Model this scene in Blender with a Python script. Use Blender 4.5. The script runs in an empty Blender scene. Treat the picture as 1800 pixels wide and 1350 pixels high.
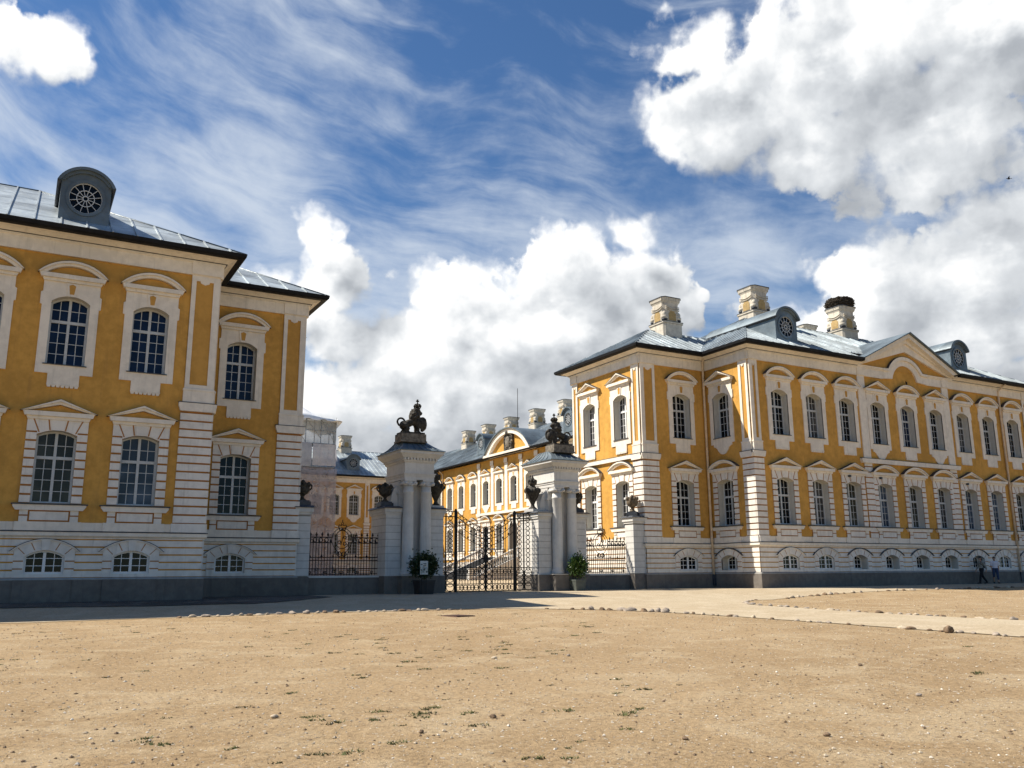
import bpy, bmesh, math, random
import numpy as np
from mathutils import Vector, Matrix
from mathutils.geometry import tessellate_polygon
rnd = random.Random(7)
SC = bpy.context.scene
COL = SC.collection

# ------------------------------------------------------------------ camera
EYE = 0.961
cam_d = bpy.data.cameras.new('camera'); cam = bpy.data.objects.new('camera', cam_d); COL.objects.link(cam)
cR = Vector((0.871447, -0.490439, -0.006991)); cU = Vector((-0.097981, -0.188029, 0.977264)); cF = Vector((0.480603, 0.850949, 0.211911))
M = Matrix.Identity(4)
for i in range(3):
    M[i][0] = cR[i]; M[i][1] = cU[i]; M[i][2] = -cF[i]
M[2][3] = EYE
cam.matrix_world = M
cam_d.sensor_width = 36.0; cam_d.lens = 1532.32 / 1800 * 36
cam_d.clip_start = 0.1; cam_d.clip_end = 3000
SC.camera = cam

# ------------------------------------------------------------------ light
SUN_EL = math.atan2(2.09, math.hypot(1.57, 1.0)); SUN_AZ = math.atan2(-1.57, 1.0)
sd = bpy.data.lights.new('sun', 'SUN'); sun = bpy.data.objects.new('sun', sd); COL.objects.link(sun)
sd.energy = 5.0; sd.angle = math.radians(0.5); sd.color = (1.0, 0.93, 0.82)
sun.rotation_euler = Vector((1.57, -1.0, -2.09)).to_track_quat('-Z', 'Y').to_euler()
sun.location = (-40, 60, 90)
SC.view_settings.view_transform = 'Standard'; SC.view_settings.look = 'None'
SC.view_settings.exposure = 0.72; SC.view_settings.gamma = 1.0
SC.render.engine = 'CYCLES'
SC.cycles.max_bounces = 6; SC.cycles.transparent_max_bounces = 12

W = bpy.data.worlds.new('World'); SC.world = W; W.use_nodes = True

class NT:
    """small helper to write node graphs as expressions"""
    def __init__(s, t): s.t = t
    def n(s, ty, **kw):
        x = s.t.nodes.new(ty)
        for k, v in kw.items(): setattr(x, k, v)
        return x
    def put(s, sock, v):
        if isinstance(v, bpy.types.NodeSocket): s.t.links.new(v, sock)
        elif v is not None:
            try: sock.default_value = v
            except Exception: sock.default_value = tuple(v) + (1.0,)
    def m(s, op, a, b=None, c=None, clamp=False):
        x = s.n('ShaderNodeMath', operation=op, use_clamp=clamp)
        s.put(x.inputs[0], a); s.put(x.inputs[1], b); s.put(x.inputs[2], c)
        return x.outputs[0]
    def vm(s, op, a, b=None, out=0):
        x = s.n('ShaderNodeVectorMath', operation=op); s.put(x.inputs[0], a)
        if b is not None: s.put(x.inputs[1], b)
        return x.outputs[out]
    def comb(s, x, y, z):
        c = s.n('ShaderNodeCombineXYZ'); s.put(c.inputs[0], x); s.put(c.inputs[1], y); s.put(c.inputs[2], z); return c.outputs[0]
    def sep(s, v):
        c = s.n('ShaderNodeSeparateXYZ'); s.put(c.inputs[0], v); return c.outputs
    def noise(s, vec, scale, detail=4, rough=.55, dist=0.0, dim='3D', out=0):
        x = s.n('ShaderNodeTexNoise', noise_dimensions=dim)
        s.put(x.inputs['Vector'], vec); x.inputs['Scale'].default_value = scale; x.inputs['Detail'].default_value = detail
        x.inputs['Roughness'].default_value = rough; x.inputs['Distortion'].default_value = dist
        return x.outputs[out]
    def voro(s, vec, scale, feature='F1', rnd_=1.0, out='Distance', smooth=None):
        x = s.n('ShaderNodeTexVoronoi', feature=feature, voronoi_dimensions='2D' if feature == 'SMOOTH_F1' else '3D')
        s.put(x.inputs['Vector'], vec); x.inputs['Scale'].default_value = scale; x.inputs['Randomness'].default_value = rnd_
        if smooth is not None and 'Smoothness' in x.inputs: x.inputs['Smoothness'].default_value = smooth
        return x.outputs[out]
    def ramp(s, fac, stops, interp='LINEAR'):
        x = s.n('ShaderNodeValToRGB'); e = x.color_ramp; e.interpolation = interp
        while len(e.elements) < len(stops): e.elements.new(0.5)
        for el, (p, c) in zip(e.elements, stops):
            el.position = p; el.color = c if len(c) == 4 else tuple(c) + (1,)
        s.put(x.inputs[0], fac); return x.outputs[0]
    def mix(s, fac, a, b, blend='MIX'):
        x = s.n('ShaderNodeMix', data_type='RGBA', blend_type=blend)
        s.put(x.inputs[0], fac); s.put(x.inputs[6], a); s.put(x.inputs[7], b); return x.outputs[2]
    def mr(s, v, a, b, c=0.0, d=1.0, interp='SMOOTHSTEP'):
        x = s.n('ShaderNodeMapRange', interpolation_type=interp)
        s.put(x.inputs['Value'], v); x.inputs['From Min'].default_value = a; x.inputs['From Max'].default_value = b
        x.inputs['To Min'].default_value = c; x.inputs['To Max'].default_value = d; return x.outputs[0]

# ------------------------------------------------------------------ sky with clouds (functions of direction only)
CLOUDS = [(0.928,0.536,0.182,0.08),(1.001,0.443,0.144,0.071),(0.815,0.499,0.124,0.054),(0.728,0.497,0.068,0.032),(1.072,0.518,0.116,0.081),(0.869,0.444,0.075,0.041),(0.753,0.564,0.041,0.042),(1.006,0.299,0.106,0.063),(1.066,0.317,0.065,0.066),(0.927,0.293,0.074,0.045),(0.872,0.269,0.071,0.03),(1.01,0.24,0.136,0.052),(0.59,0.332,0.051,0.061),(0.549,0.288,0.088,0.071),(0.481,0.269,0.081,0.071),(0.66,0.38,0.034,0.025),(0.671,0.316,0.06,0.051),(0.421,0.204,0.131,0.058),(0.514,0.204,0.106,0.059),(0.609,0.261,0.1,0.058),(0.729,0.29,0.039,0.019),(0.534,0.184,0.132,0.046),(0.42,0.314,0.041,0.032),(0.306,0.316,0.052,0.044),(0.294,0.372,0.03,0.034),(0.215,0.331,0.044,0.022),(0.328,0.259,0.059,0.038),(0.356,0.196,0.071,0.045),(0.266,0.193,0.1,0.032),(-0.045,0.524,0.053,0.038),(-0.005,0.511,0.027,0.016),(0.40,0.255,0.07,0.05),(0.58,0.13,0.7,0.05),(0.795,0.225,0.123,0.031),(1.052,0.195,0.03,0.028),(1.35,0.4,0.2,0.1),(-0.5,0.3,0.25,0.09)]
def make_cloud_group():
    g = bpy.data.node_groups.new('cloud_field', 'ShaderNodeTree')
    g.interface.new_socket('P', in_out='INPUT', socket_type='NodeSocketVector')
    g.interface.new_socket('D', in_out='OUTPUT', socket_type='NodeSocketFloat')
    g.interface.new_socket('S', in_out='OUTPUT', socket_type='NodeSocketFloat'); g.interface.new_socket('A', in_out='OUTPUT', socket_type='NodeSocketFloat')
    T = NT(g); gi = T.n('NodeGroupInput'); go = T.n('NodeGroupOutput'); P = gi.outputs[0]
    # edges are puffed by warping the place where the blob is looked up
    w1 = T.noise(P, 11, 4, .55, out=1)
    Pw = T.vm('ADD', P, T.vm('MULTIPLY', T.vm('SUBTRACT', w1, (.5, .5, .5)), (.13, .09, 0)))
    acc = None
    for (a, b, ra, rb) in CLOUDS:
        d = T.vm('MULTIPLY', T.vm('SUBTRACT', Pw, (a, b, 0)), (1 / ra, 1 / rb, 0))
        k = min(1.0, .35 + min(ra, rb)/.05)
        q = T.m('MULTIPLY', T.m('SUBTRACT', 1.0, T.vm('LENGTH', d, out=1)), k)
        if k < .9: q = T.m('SUBTRACT', q, .12)
        acc = q if acc is None else T.m('SMOOTH_MAX', acc, q, .22)
    Q = T.vm('ADD', P, T.vm('MULTIPLY', T.vm('SUBTRACT', T.noise(P, 24, 4, .55, out=1), (.5, .5, .5)), (.05, .05, 0)))
    p1 = T.m('SUBTRACT', .45, T.voro(Q, 13, 'SMOOTH_F1', smooth=.35)); p2 = T.m('SUBTRACT', .45, T.voro(Q, 31, 'SMOOTH_F1', smooth=.3)); p3 = T.m('SUBTRACT', .45, T.voro(Q, 75, 'SMOOTH_F1', smooth=.3))
    fb = T.m('SUBTRACT', T.noise(P, 30, 9, .66), .5)
    rel = T.m('ADD', T.m('MULTIPLY', p1, .62), T.m('ADD', T.m('MULTIPLY', p2, .34), T.m('ADD', T.m('MULTIPLY', p3, .16), T.m('MULTIPLY', fb, .75))))
    T.put(go.inputs[0], T.m('ADD', T.m('MULTIPLY', acc, 1.12), rel)); T.put(go.inputs[1], rel); T.put(go.inputs[2], T.m('ADD', acc, T.m('MULTIPLY', p1, .5))); return g
def build_world():
    T = NT(W.node_tree); W.node_tree.nodes.clear()
    out = T.n('ShaderNodeOutputWorld'); bg = T.n('ShaderNodeBackground'); bg.inputs[1].default_value = 0.060
    W.node_tree.links.new(bg.outputs[0], out.inputs[0])
    sky = T.n('ShaderNodeTexSky', sky_type='NISHITA'); sky.sun_disc = False
    sky.sun_elevation = SUN_EL; sky.sun_rotation = SUN_AZ; sky.altitude = 50; sky.air_density = 1.0; sky.dust_density = 0.15; sky.ozone_density = 2.5
    co = T.n('ShaderNodeTexCoord').outputs['Generated']
    x, y, z = T.sep(T.vm('NORMALIZE', co))
    a = T.m('ARCTAN2', x, y); b = T.m('ARCSINE', z); P = T.comb(a, b, 0.0)
    g = make_cloud_group()
    def F(v):
        n = T.n('ShaderNodeGroup'); n.node_tree = g; T.put(n.inputs[0], v); return n.outputs
    f0 = F(P); d0 = f0[0]; f1 = F(T.vm('ADD', P, (-.016, .015, 0)))
    f2 = F(T.vm('ADD', P, (-.045, .055, 0)))
    wisp = T.noise(P, 14, 3, .5)
    lo_ = T.mr(wisp, .36, .60, -.04, -.30); hi_ = T.mr(wisp, .38, .62, .15, .50)
    cov = T.m('DIVIDE', T.m('SUBTRACT', d0, lo_), T.m('SUBTRACT', hi_, lo_), clamp=True)
    cov = T.mr(cov, 0, 1)
    shade = T.m('SUBTRACT', f0[1], f1[1]); form = T.m('SUBTRACT', f0[2], f2[2])
    soft = T.noise(T.comb(a, T.m('MULTIPLY', b, 1.6), 2.0), 6.5, 5, .55)
    thick = T.m('MULTIPLY', T.mr(d0, .25, 1.1), T.mr(soft, .40, .62))
    lum = T.m('ADD', T.m('ADD', .57, T.m('MULTIPLY', shade, .28)), T.m('MULTIPLY', form, .36))
    lum = T.m('SUBTRACT', lum, T.m('MULTIPLY', thick, .37))
    lum = T.m('MAXIMUM', lum, 0.0)
    ccol = T.ramp(lum, [(0.0, (3.1, 3.35, 3.7)), (.30, (4.7, 5.0, 5.4)), (.58, (7.6, 7.9, 8.2)), (.86, (11.8, 11.8, 11.7))])
    # high thin cirrus drawn out along one direction
    ca, sa = math.cos(-.24), math.sin(-.24)
    u = T.m('ADD', T.m('MULTIPLY', a, ca), T.m('MULTIPLY', b, sa)); v = T.m('SUBTRACT', T.m('MULTIPLY', b, ca), T.m('MULTIPLY', a, sa))
    wob = T.m('MULTIPLY', T.m('SUBTRACT', T.noise(T.comb(u, v, 3.0), 3.2, 3, .45), .5), .16)
    v2 = T.m('ADD', v, wob)
    st = T.noise(T.comb(T.m('MULTIPLY', u, 2.6), T.m('MULTIPLY', v2, 9), 1.0), 2.2, 6, .56, .35)
    st2 = T.noise(T.comb(T.m('MULTIPLY', u, 7), T.m('MULTIPLY', v2, 30), 5.0), 2.0, 6, .6, .5)
    fine = T.noise(T.comb(u, v2, 7.0), 34, 7, .62)
    big = T.noise(T.comb(u, v, 9.0), 4.2, 3, .5)
    ci = T.m('ADD', T.m('MULTIPLY', st, .80), T.m('MULTIPLY', st2, .16)); ci = T.m('ADD', ci, T.m('MULTIPLY', T.m('SUBTRACT', fine, .5), .14))
    ci = T.m('ADD', ci, T.m('MULTIPLY', T.m('SUBTRACT', big, .5), .62))
    low = T.m('ADD', T.mr(b, .60, .26, 0, .20), T.mr(a, .75, .10, -.05, .09))
    ci = T.mr(T.m('ADD', ci, low), .37, .88, 0, .80)
    ci = T.m('MULTIPLY', ci, T.mr(T.m('ABSOLUTE', T.m('SUBTRACT', a, .5)), .75, 1.3, 1, 0))
    base = T.mix(T.mr(b, 0.02, .5, 1, 0), T.mix(1.0, sky.outputs[0], (.66, .92, 1.15, 1), 'MULTIPLY'), T.mix(1.0, sky.outputs[0], (.76, .97, 1.08, 1), 'MULTIPLY'))
    c1 = T.mix(ci, base, (7.2, 7.9, 8.8, 1))
    c2 = T.mix(cov, c1, ccol)
    T.put(bg.inputs[0], c2)
    W.cycles.sampling_method = 'MANUAL'; W.cycles.sample_map_resolution = 512
build_world()

# ------------------------------------------------------------------ mesh helpers
class MB:
    def __init__(s): s.v = []; s.f = []; s.mi = []; s.mats = []; s.smooth = set()
    def mat(s, m):
        if m not in s.mats: s.mats.append(m)
        return s.mats.index(m)
    def add(s, vs, fs, m, smooth=False):
        o = len(s.v); k = s.mat(m); s.v.extend([tuple(p) for p in vs])
        for f in fs:
            if smooth: s.smooth.add(len(s.f))
            s.f.append(tuple(i + o for i in f)); s.mi.append(k)
    def box(s, x0, x1, y0, y1, z0, z1, m):
        s.add([(x0,y0,z0),(x1,y0,z0),(x1,y1,z0),(x0,y1,z0),(x0,y0,z1),(x1,y0,z1),(x1,y1,z1),(x0,y1,z1)],
              [(0,3,2,1),(4,5,6,7),(0,1,5,4),(1,2,6,5),(2,3,7,6),(3,0,4,7)], m)
    def taper(s, x0, x1, y0, y1, z0, X0, X1, Y0, Y1, z1, m):
        s.add([(x0,y0,z0),(x1,y0,z0),(x1,y1,z0),(x0,y1,z0),(X0,Y0,z1),(X1,Y0,z1),(X1,Y1,z1),(X0,Y1,z1)],
              [(0,3,2,1),(4,5,6,7),(0,1,5,4),(1,2,6,5),(2,3,7,6),(3,0,4,7)], m)
    def face(s, pts, m): s.add(pts, [tuple(range(len(pts)))], m)
    def cap(s, loops, y, m, flip=False):
        """flat face with holes in the plane y; loops are lists of (u, z)"""
        pts = [p for l in loops for p in l]
        tr = tessellate_polygon([[Vector((p[0], p[1], 0)) for p in l] for l in loops])
        fs = []
        for t in tr:
            a, b, c = (pts[i] for i in t)
            cr = (b[0]-a[0])*(c[1]-a[1]) - (b[1]-a[1])*(c[0]-a[0])
            if abs(cr) < 1e-9: continue
            if (cr < 0) != flip: t = (t[0], t[2], t[1])
            fs.append(tuple(t))
        s.add([(p[0], y, p[1]) for p in pts], fs, m)
    def prism(s, poly, y0, y1, m, holes=(), back=False):
        """solid standing off a facade: front at y0 (toward the viewer), back at y1"""
        s.cap([poly] + list(holes), y0, m)
        if back: s.cap([poly] + list(holes), y1, m, True)
        for l in [poly] + list(holes):
            n = len(l)
            s.add([(p[0], y0, p[1]) for p in l] + [(p[0], y1, p[1]) for p in l],
                  [(i, i+n, (i+1) % n + n, (i+1) % n) for i in range(n)], m)
    def tube(s, path, r, m, seg=6, closed=False, smooth=True, cap=True):
        P = [Vector(p) for p in path]; n = len(P); R = r if isinstance(r, (list, tuple)) else [r]*n
        vs = []; up = None
        for i in range(n):
            t = (P[(i+1) % n] - P[i-1]) if closed else (P[min(i+1, n-1)] - P[max(i-1, 0)])
            if t.length < 1e-9: t = Vector((0, 0, 1))
            t.normalize()
            if up is None:
                up = Vector((0, 0, 1)) if abs(t.z) < .9 else Vector((1, 0, 0))
            a = t.cross(up)
            if a.length < 1e-4: a = t.cross(Vector((0, 1, 0)))
            a.normalize(); b = a.cross(t); up = b
            for k in range(seg):
                w = 2*math.pi*(k + .5)/seg
                vs.append(P[i] + (a*math.cos(w) + b*math.sin(w))*R[i])
        fs = []
        for i in range(n if closed else n-1):
            j = (i+1) % n
            for k in range(seg):
                l = (k+1) % seg
                fs.append((i*seg+k, i*seg+l, j*seg+l, j*seg+k))
        if not closed and cap:
            fs.append(tuple(range(seg))[::-1]); fs.append(tuple((n-1)*seg + k for k in range(seg)))
        s.add(vs, fs, m, smooth and seg > 4)
    def lathe(s, prof, m, cx=0, cy=0, cz=0, seg=20, lobes=0, amp=0, smooth=True):
        n = len(prof); vs = []
        for (r, z) in prof:
            for k in range(seg):
                w = 2*math.pi*k/seg; q = r*(1 + amp*math.cos(lobes*w)) if lobes else r
                vs.append((cx + q*math.cos(w), cy + q*math.sin(w), cz + z))
        fs = [(i*seg+k, i*seg+(k+1) % seg, (i+1)*seg+(k+1) % seg, (i+1)*seg+k) for i in range(n-1) for k in range(seg)]
        fs.append(tuple(range(seg))[::-1]); fs.append(tuple((n-1)*seg+k for k in range(seg)))
        s.add(vs, fs, m, smooth)
    def ell(s, c, r, m, rot=None, seg=14, rings=9, jit=0):
        vs = []; c = Vector(c)
        for i in range(rings+1):
            t = math.pi*i/rings
            for k in range(seg):
                w = 2*math.pi*k/seg
                p = Vector((r[0]*math.sin(t)*math.cos(w), r[1]*math.sin(t)*math.sin(w), r[2]*math.cos(t)))
                if jit: p *= 1 + rnd.uniform(-jit, jit)
                if rot is not None: p = rot @ p
                vs.append(c + p)
        fs = [(i*seg+k, (i+1)*seg+k, (i+1)*seg+(k+1) % seg, i*seg+(k+1) % seg) for i in range(rings) for k in range(seg)]
        s.add(vs, fs, m, True)
    def sweep(s, line, prof, m, closed=False, sign=1):
        """profile (out, z) carried along a plan polyline with mitred corners; sign picks the outward side"""
        P = [Vector(p) for p in line]; n = len(P); mit = []
        for i in range(n):
            d0 = (P[i]-P[i-1]).normalized() if (i > 0 or closed) else None
            d1 = (P[(i+1) % n]-P[i]).normalized() if (i < n-1 or closed) else None
            n0 = Vector((d0.y, -d0.x))*sign if d0 else None; n1 = Vector((d1.y, -d1.x))*sign if d1 else None
            if n0 is None: mit.append(n1)
            elif n1 is None: mit.append(n0)
            else: mit.append((n0+n1)/max(1 + n0.dot(n1), .2))
        k = len(prof); vs = []
        for i in range(n):
            for (o, z) in prof:
                q = P[i] + mit[i]*o; vs.append((q.x, q.y, z))
        fs = []
        for i in range(n if closed else n-1):
            j = (i+1) % n
            for t in range(k-1): fs.append((i*k+t, i*k+t+1, j*k+t+1, j*k+t))
        if not closed:
            fs.append(tuple(range(k))); fs.append(tuple((n-1)*k + t for t in range(k))[::-1])
        s.add(vs, fs, m)
    def mesh(s, name, recalc=True):
        me = bpy.data.meshes.new(name); me.from_pydata(s.v, [], s.f)
        for m in s.mats: me.materials.append(m)
        me.polygons.foreach_set('material_index', s.mi)
        if s.smooth:
            sm = [i in s.smooth for i in range(len(s.f))]; me.polygons.foreach_set('use_smooth', sm)
        me.validate(); me.update()
        if recalc:
            bm = bmesh.new(); bm.from_mesh(me); bmesh.ops.recalc_face_normals(bm, faces=bm.faces); bm.to_mesh(me); bm.free()
        return me
    def build(s, name, parent=None, loc=(0, 0, 0), rot=0.0, recalc=True):
        return link(name, s.mesh(name, recalc), parent, loc, rot)

def link(name, me, parent=None, loc=(0, 0, 0), rot=0.0):
    o = bpy.data.objects.new(name, me); COL.objects.link(o)
    o.location = loc; o.rotation_euler = (0, 0, rot)
    if parent is not None: o.parent = parent
    return o
def tag(o, label=None, cat=None, group=None, kind=None):
    if label: o['label'] = label
    if cat: o['category'] = cat
    if group: o['group'] = group
    if kind: o['kind'] = kind
    return o
def thing(name, loc, label, cat, group=None, rz=0.0):
    o = bpy.data.objects.new(name, None); COL.objects.link(o); o.location = loc; o.rotation_euler = (0, 0, rz); o.empty_display_size = .3
    return tag(o, label, cat, group)
def copy_tree(o, parent=None):
    c = o.copy(); COL.objects.link(c); c.parent = parent
    for ch in o.children: copy_tree(ch, c)
    return c

# ------------------------------------------------------------------ materials
def new_mat(name):
    m = bpy.data.materials.new(name); m.use_nodes = True; T = NT(m.node_tree)
    b = m.node_tree.nodes['Principled BSDF']; return m, T, b
def pos(T): return T.n('ShaderNodeNewGeometry').outputs['Position']
def bump(T, b, h, strength=.3, dist=.02):
    x = T.n('ShaderNodeBump'); x.inputs['Strength'].default_value = strength; x.inputs['Distance'].default_value = dist
    T.put(x.inputs['Height'], h); T.put(b.inputs['Normal'], x.outputs[0])
def plaster(name, c, dark=.82, rough=.85, streak=.25, grime=None):
    """painted stucco: slight mottling, faint rain streaks, a grain bump"""
    m, T, b = new_mat(name); P = pos(T)
    n1 = T.noise(P, .35, 3, .6); n2 = T.noise(P, 3.5, 5, .6); n3 = T.noise(P, 60, 3, .6)
    st = T.noise(T.vm('MULTIPLY', P, (3.0, 3.0, .22)), 1.6, 5, .65)
    f = T.m('ADD', T.m('MULTIPLY', n1, .5), T.m('MULTIPLY', n2, .5))
    col = T.mix(T.mr(f, .38, .62), tuple(x*dark for x in c), c)
    sfac = T.m('MULTIPLY', T.mr(st, .52, .74), streak)
    col = T.mix(sfac, col, grime or tuple(x*.55 for x in c))
    T.put(b.inputs['Base Color'], col); b.inputs['Roughness'].default_value = rough
    b.inputs['Specular IOR Level'].default_value = .06
    bump(T, b, T.m('ADD', n3, T.m('MULTIPLY', n2, .6)), .25, .012)
    return m
def simple(name, c, rough=.6, metal=0.0, var=.15, scale=6, spec=.4, bmp=.1):
    m, T, b = new_mat(name); P = pos(T); n = T.noise(P, scale, 5, .6)
    T.put(b.inputs['Base Color'], T.mix(T.mr(n, .3, .7), tuple(x*(1-var) for x in c), tuple(x*(1+var) for x in c)))
    b.inputs['Roughness'].default_value = rough; b.inputs['Metallic'].default_value = metal; b.inputs['Specular IOR Level'].default_value = spec
    if bmp: bump(T, b, T.noise(P, scale*6, 4, .6), bmp, .01)
    return m
OCH = plaster('ochre_stucco', (.62, .338, .082), .76, streak=.42, grime=(.36, .20, .065))
OCHP = plaster('ochre_panel', (.56, .305, .078), .82, streak=.1)
GRV = plaster('ochre_groove', (.38, .175, .055), .85, streak=.2)
WHT = plaster('cream_white_stucco', (.81, .74, .63), .84, streak=.42, grime=(.45, .42, .36))
WHB = plaster('white_band_stucco', (.78, .735, .66), .82, streak=.5, grime=(.40, .38, .34))
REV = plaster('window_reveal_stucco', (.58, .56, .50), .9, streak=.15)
PLI = plaster('grey_plinth_render', (.185, .165, .145), .74, streak=.45, grime=(.07, .07, .068))
STO = plaster('pale_pier_plaster', (.62, .60, .56), .86, streak=.35, grime=(.30, .29, .26))
LEAD = simple('dark_lead_sheet', (.045, .05, .06), .55, .0, .3, 5)
GUT = simple('shade_black_gutter', (.010, .010, .011), .6, 0, .3, 4, .15)  # dark gutter, with the eave shadow painted into its black
PIPE = simple('cream_downpipe', (.62, .50, .36), .55, 0, .15, 4)
FRM = simple('window_frame_paint', (.50, .52, .52), .5, 0, .08, 8, bmp=0)
FRW = simple('white_window_frame', (.74, .74, .72), .5, 0, .06, 8, bmp=0)
IRON = simple('black_wrought_iron', (.006, .006, .007), .55, .0, .3, 12, .2)
BRZ = simple('dark_weathered_stone', (.042, .037, .029), .75, 0, .6, 7, .3, .5)
CHW = plaster('weathered_chimney_stucco', (.62, .56, .46), .72, streak=.75, grime=(.20, .18, .15))
OCHC = plaster('faded_chimney_ochre', (.47, .33, .15), .7, streak=.6, grime=(.2, .16, .1))
PLIC = plaster('pale_plinth_coping', (.34, .33, .31), .8, streak=.4)
STOD = plaster('dark_pier_joint', (.30, .285, .26), .8, streak=.3)
STB = simple('grey_sandstone_block', (.17, .15, .12), .9, 0, .45, 5, .2, .4)
ROCK = simple('field_stone', (.30, .25, .20), .9, 0, .35, 9, .2, .5)
WOOD = simple('nest_twigs', (.05, .04, .03), .9, 0, .5, 30, .1, .3)
def glass(name, c, rough=.06, curtain=0):
    m, T, b = new_mat(name); P = pos(T)
    n = T.noise(P, .9, 2, .5)
    col = T.mix(T.mr(n, .35, .65), tuple(x*.6 for x in c), tuple(x*1.35 for x in c))
    if curtain:
        s = T.noise(T.vm('MULTIPLY', P, (9, 9, .15)), 2.2, 3, .55)
        col = T.mix(T.mr(s, .42, .6), col, (curtain, curtain*.98, curtain*.95, 1))
    T.put(b.inputs['Base Color'], col); b.inputs['Roughness'].default_value = rough; b.inputs['IOR'].default_value = 1.5; b.inputs['Specular IOR Level'].default_value = .20
    x = T.n('ShaderNodeBump'); x.inputs['Strength'].default_value = .05; x.inputs['Distance'].default_value = .05
    T.put(x.inputs['Height'], T.noise(P, 2.2, 2, .5)); T.put(b.inputs['Normal'], x.outputs[0])
    return m
GL_DARK = glass('dark_window_glass', (.003, .004, .006))
GL_BLUE = glass('blue_window_glass', (.006, .014, .040))
GL_GREEN = glass('window_glass_with_blind', (.045, .046, .036), .1)
GL_CURT = glass('window_glass_with_curtain', (.012, .014, .018), .07, .13)
GL_SKY = glass('window_glass_sky_reflection', (.055, .078, .115), .08)  # reflected sky is painted into the base colour of these panes
def metal_roof(name, c, spec=.5):
    m, T, b = new_mat(name); P = pos(T)
    n = T.noise(P, .5, 5, .65); n2 = T.noise(P, 6, 5, .65); v = T.voro(P, .55, 'F1', out='Color')
    col = T.mix(T.mr(n, .35, .68), tuple(x*.72 for x in c), tuple(min(1, x*1.22) for x in c))
    col = T.mix(.30, col, T.mix(1.0, col, T.sep(v)[0], 'MULTIPLY'))
    col = T.mix(T.m('MULTIPLY', T.mr(n2, .55, .75), .35), col, (.10, .11, .11, 1))
    T.put(b.inputs['Base Color'], col); b.inputs['Metallic'].default_value = .25
    T.put(b.inputs['Roughness'], T.mr(n2, .3, .7, .38, .6)); b.inputs['Specular IOR Level'].default_value = spec
    bump(T, b, n2, .12, .02); return m
ROOF = metal_roof('grey_sheet_metal_roof', (.43, .48, .50))
ROOFD = metal_roof('blue_grey_sheet_metal', (.15, .19, .215))
# ------------------------------------------------------------------ palace: windows
Z_PL, Z_B0, Z_WT0, Z_WT1, Z_MID, Z_CAP, Z_ENT, Z_EAVE = .90, .90, 2.33, 2.62, 7.75, 7.9, 13.33, 14.2
def arch(hw, z0, zs, zc, n=9):
    """opening outline: square foot, segmental head"""
    h = zc - zs; R = (hw*hw + h*h)/(2*h); cz = zc - R; a0 = math.asin(min(1, hw/R))
    top = [(R*math.sin(a0 - 2*a0*i/n), cz + R*math.cos(a0 - 2*a0*i/n)) for i in range(n+1)]
    return [(-hw, z0), (hw, z0)] + top
def arc_pts(hw, z0, zc, n=12):
    h = zc - z0; R = (hw*hw + h*h)/(2*h); cz = zc - R; a0 = math.asin(min(1, hw/R))
    if h > hw: a0 = math.pi - a0
    return [(R*math.sin(a0 - 2*a0*i/n), cz + R*math.cos(a0 - 2*a0*i/n)) for i in range(n+1)]   # right to left
SPEC = {'up': (.68, 8.92, 11.42, 11.68), 'lo': (.68, 3.63, 6.17, 6.37), 'ba': (.66, 1.04, 1.68, 1.90)}
def reveal(mb, loop, y0, y1, m):
    n = len(loop)
    mb.add([(p[0], y0, p[1]) for p in loop] + [(p[0], y1, p[1]) for p in loop], [(i, (i+1) % n, (i+1) % n + n, i+n) for i in range(n)], m)
def pediment(mb, kind, hw, z0, zc):
    """cornice, raking or segmental hood and ochre tympanum; z0 is the foot of the hood"""
    b = z0 - .28
    mb.prism([(-hw*.86, b), (hw*.86, b), (hw*.90, b+.12), (-hw*.90, b+.12)], -.14, 0, WHT)
    mb.prism([(-hw*.95, b+.12), (hw*.95, b+.12), (hw, b+.29), (-hw, b+.29)], -.24, 0, WHT)
    if kind == 'arc':
        o = arc_pts(hw*1.02, z0, zc); i = arc_pts(hw*.80, z0+.03, zc-.17)[::-1]; t = arc_pts(hw*.78, z0+.02, zc-.19)
        lip_o, lip_i = arc_pts(hw*1.05, z0, zc+.02), arc_pts(hw*.96, z0+.03, zc-.07)[::-1]
        top = arc_pts(hw*1.06, z0, zc+.035); topi = arc_pts(hw*1.05, z0, zc+.02)[::-1]
    else:
        w = hw*.80
        o = [(hw*1.02, z0), (0, zc), (-hw*1.02, z0)]; i = [(-w, z0+.05), (0, zc-.17), (w, z0+.05)]; t = [(w, z0+.02), (0, zc-.19), (-w, z0+.02)]
        lip_o = [(hw*1.06, z0), (0, zc+.02), (-hw*1.06, z0)]; lip_i = [(-hw*.97, z0+.02), (0, zc-.065), (hw*.97, z0+.02)]
        top = [(hw*1.08, z0), (0, zc+.035), (-hw*1.08, z0)]; topi = [(-hw*1.06, z0), (0, zc+.02), (hw*1.06, z0)]
    mb.prism(o + i, -.21, 0, WHT); mb.prism(lip_o + lip_i, -.29, -.21, WHT); mb.prism(top + topi, -.30, 0, LEAD)
    mb.prism(t, -.06, 0, OCHP)
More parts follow.
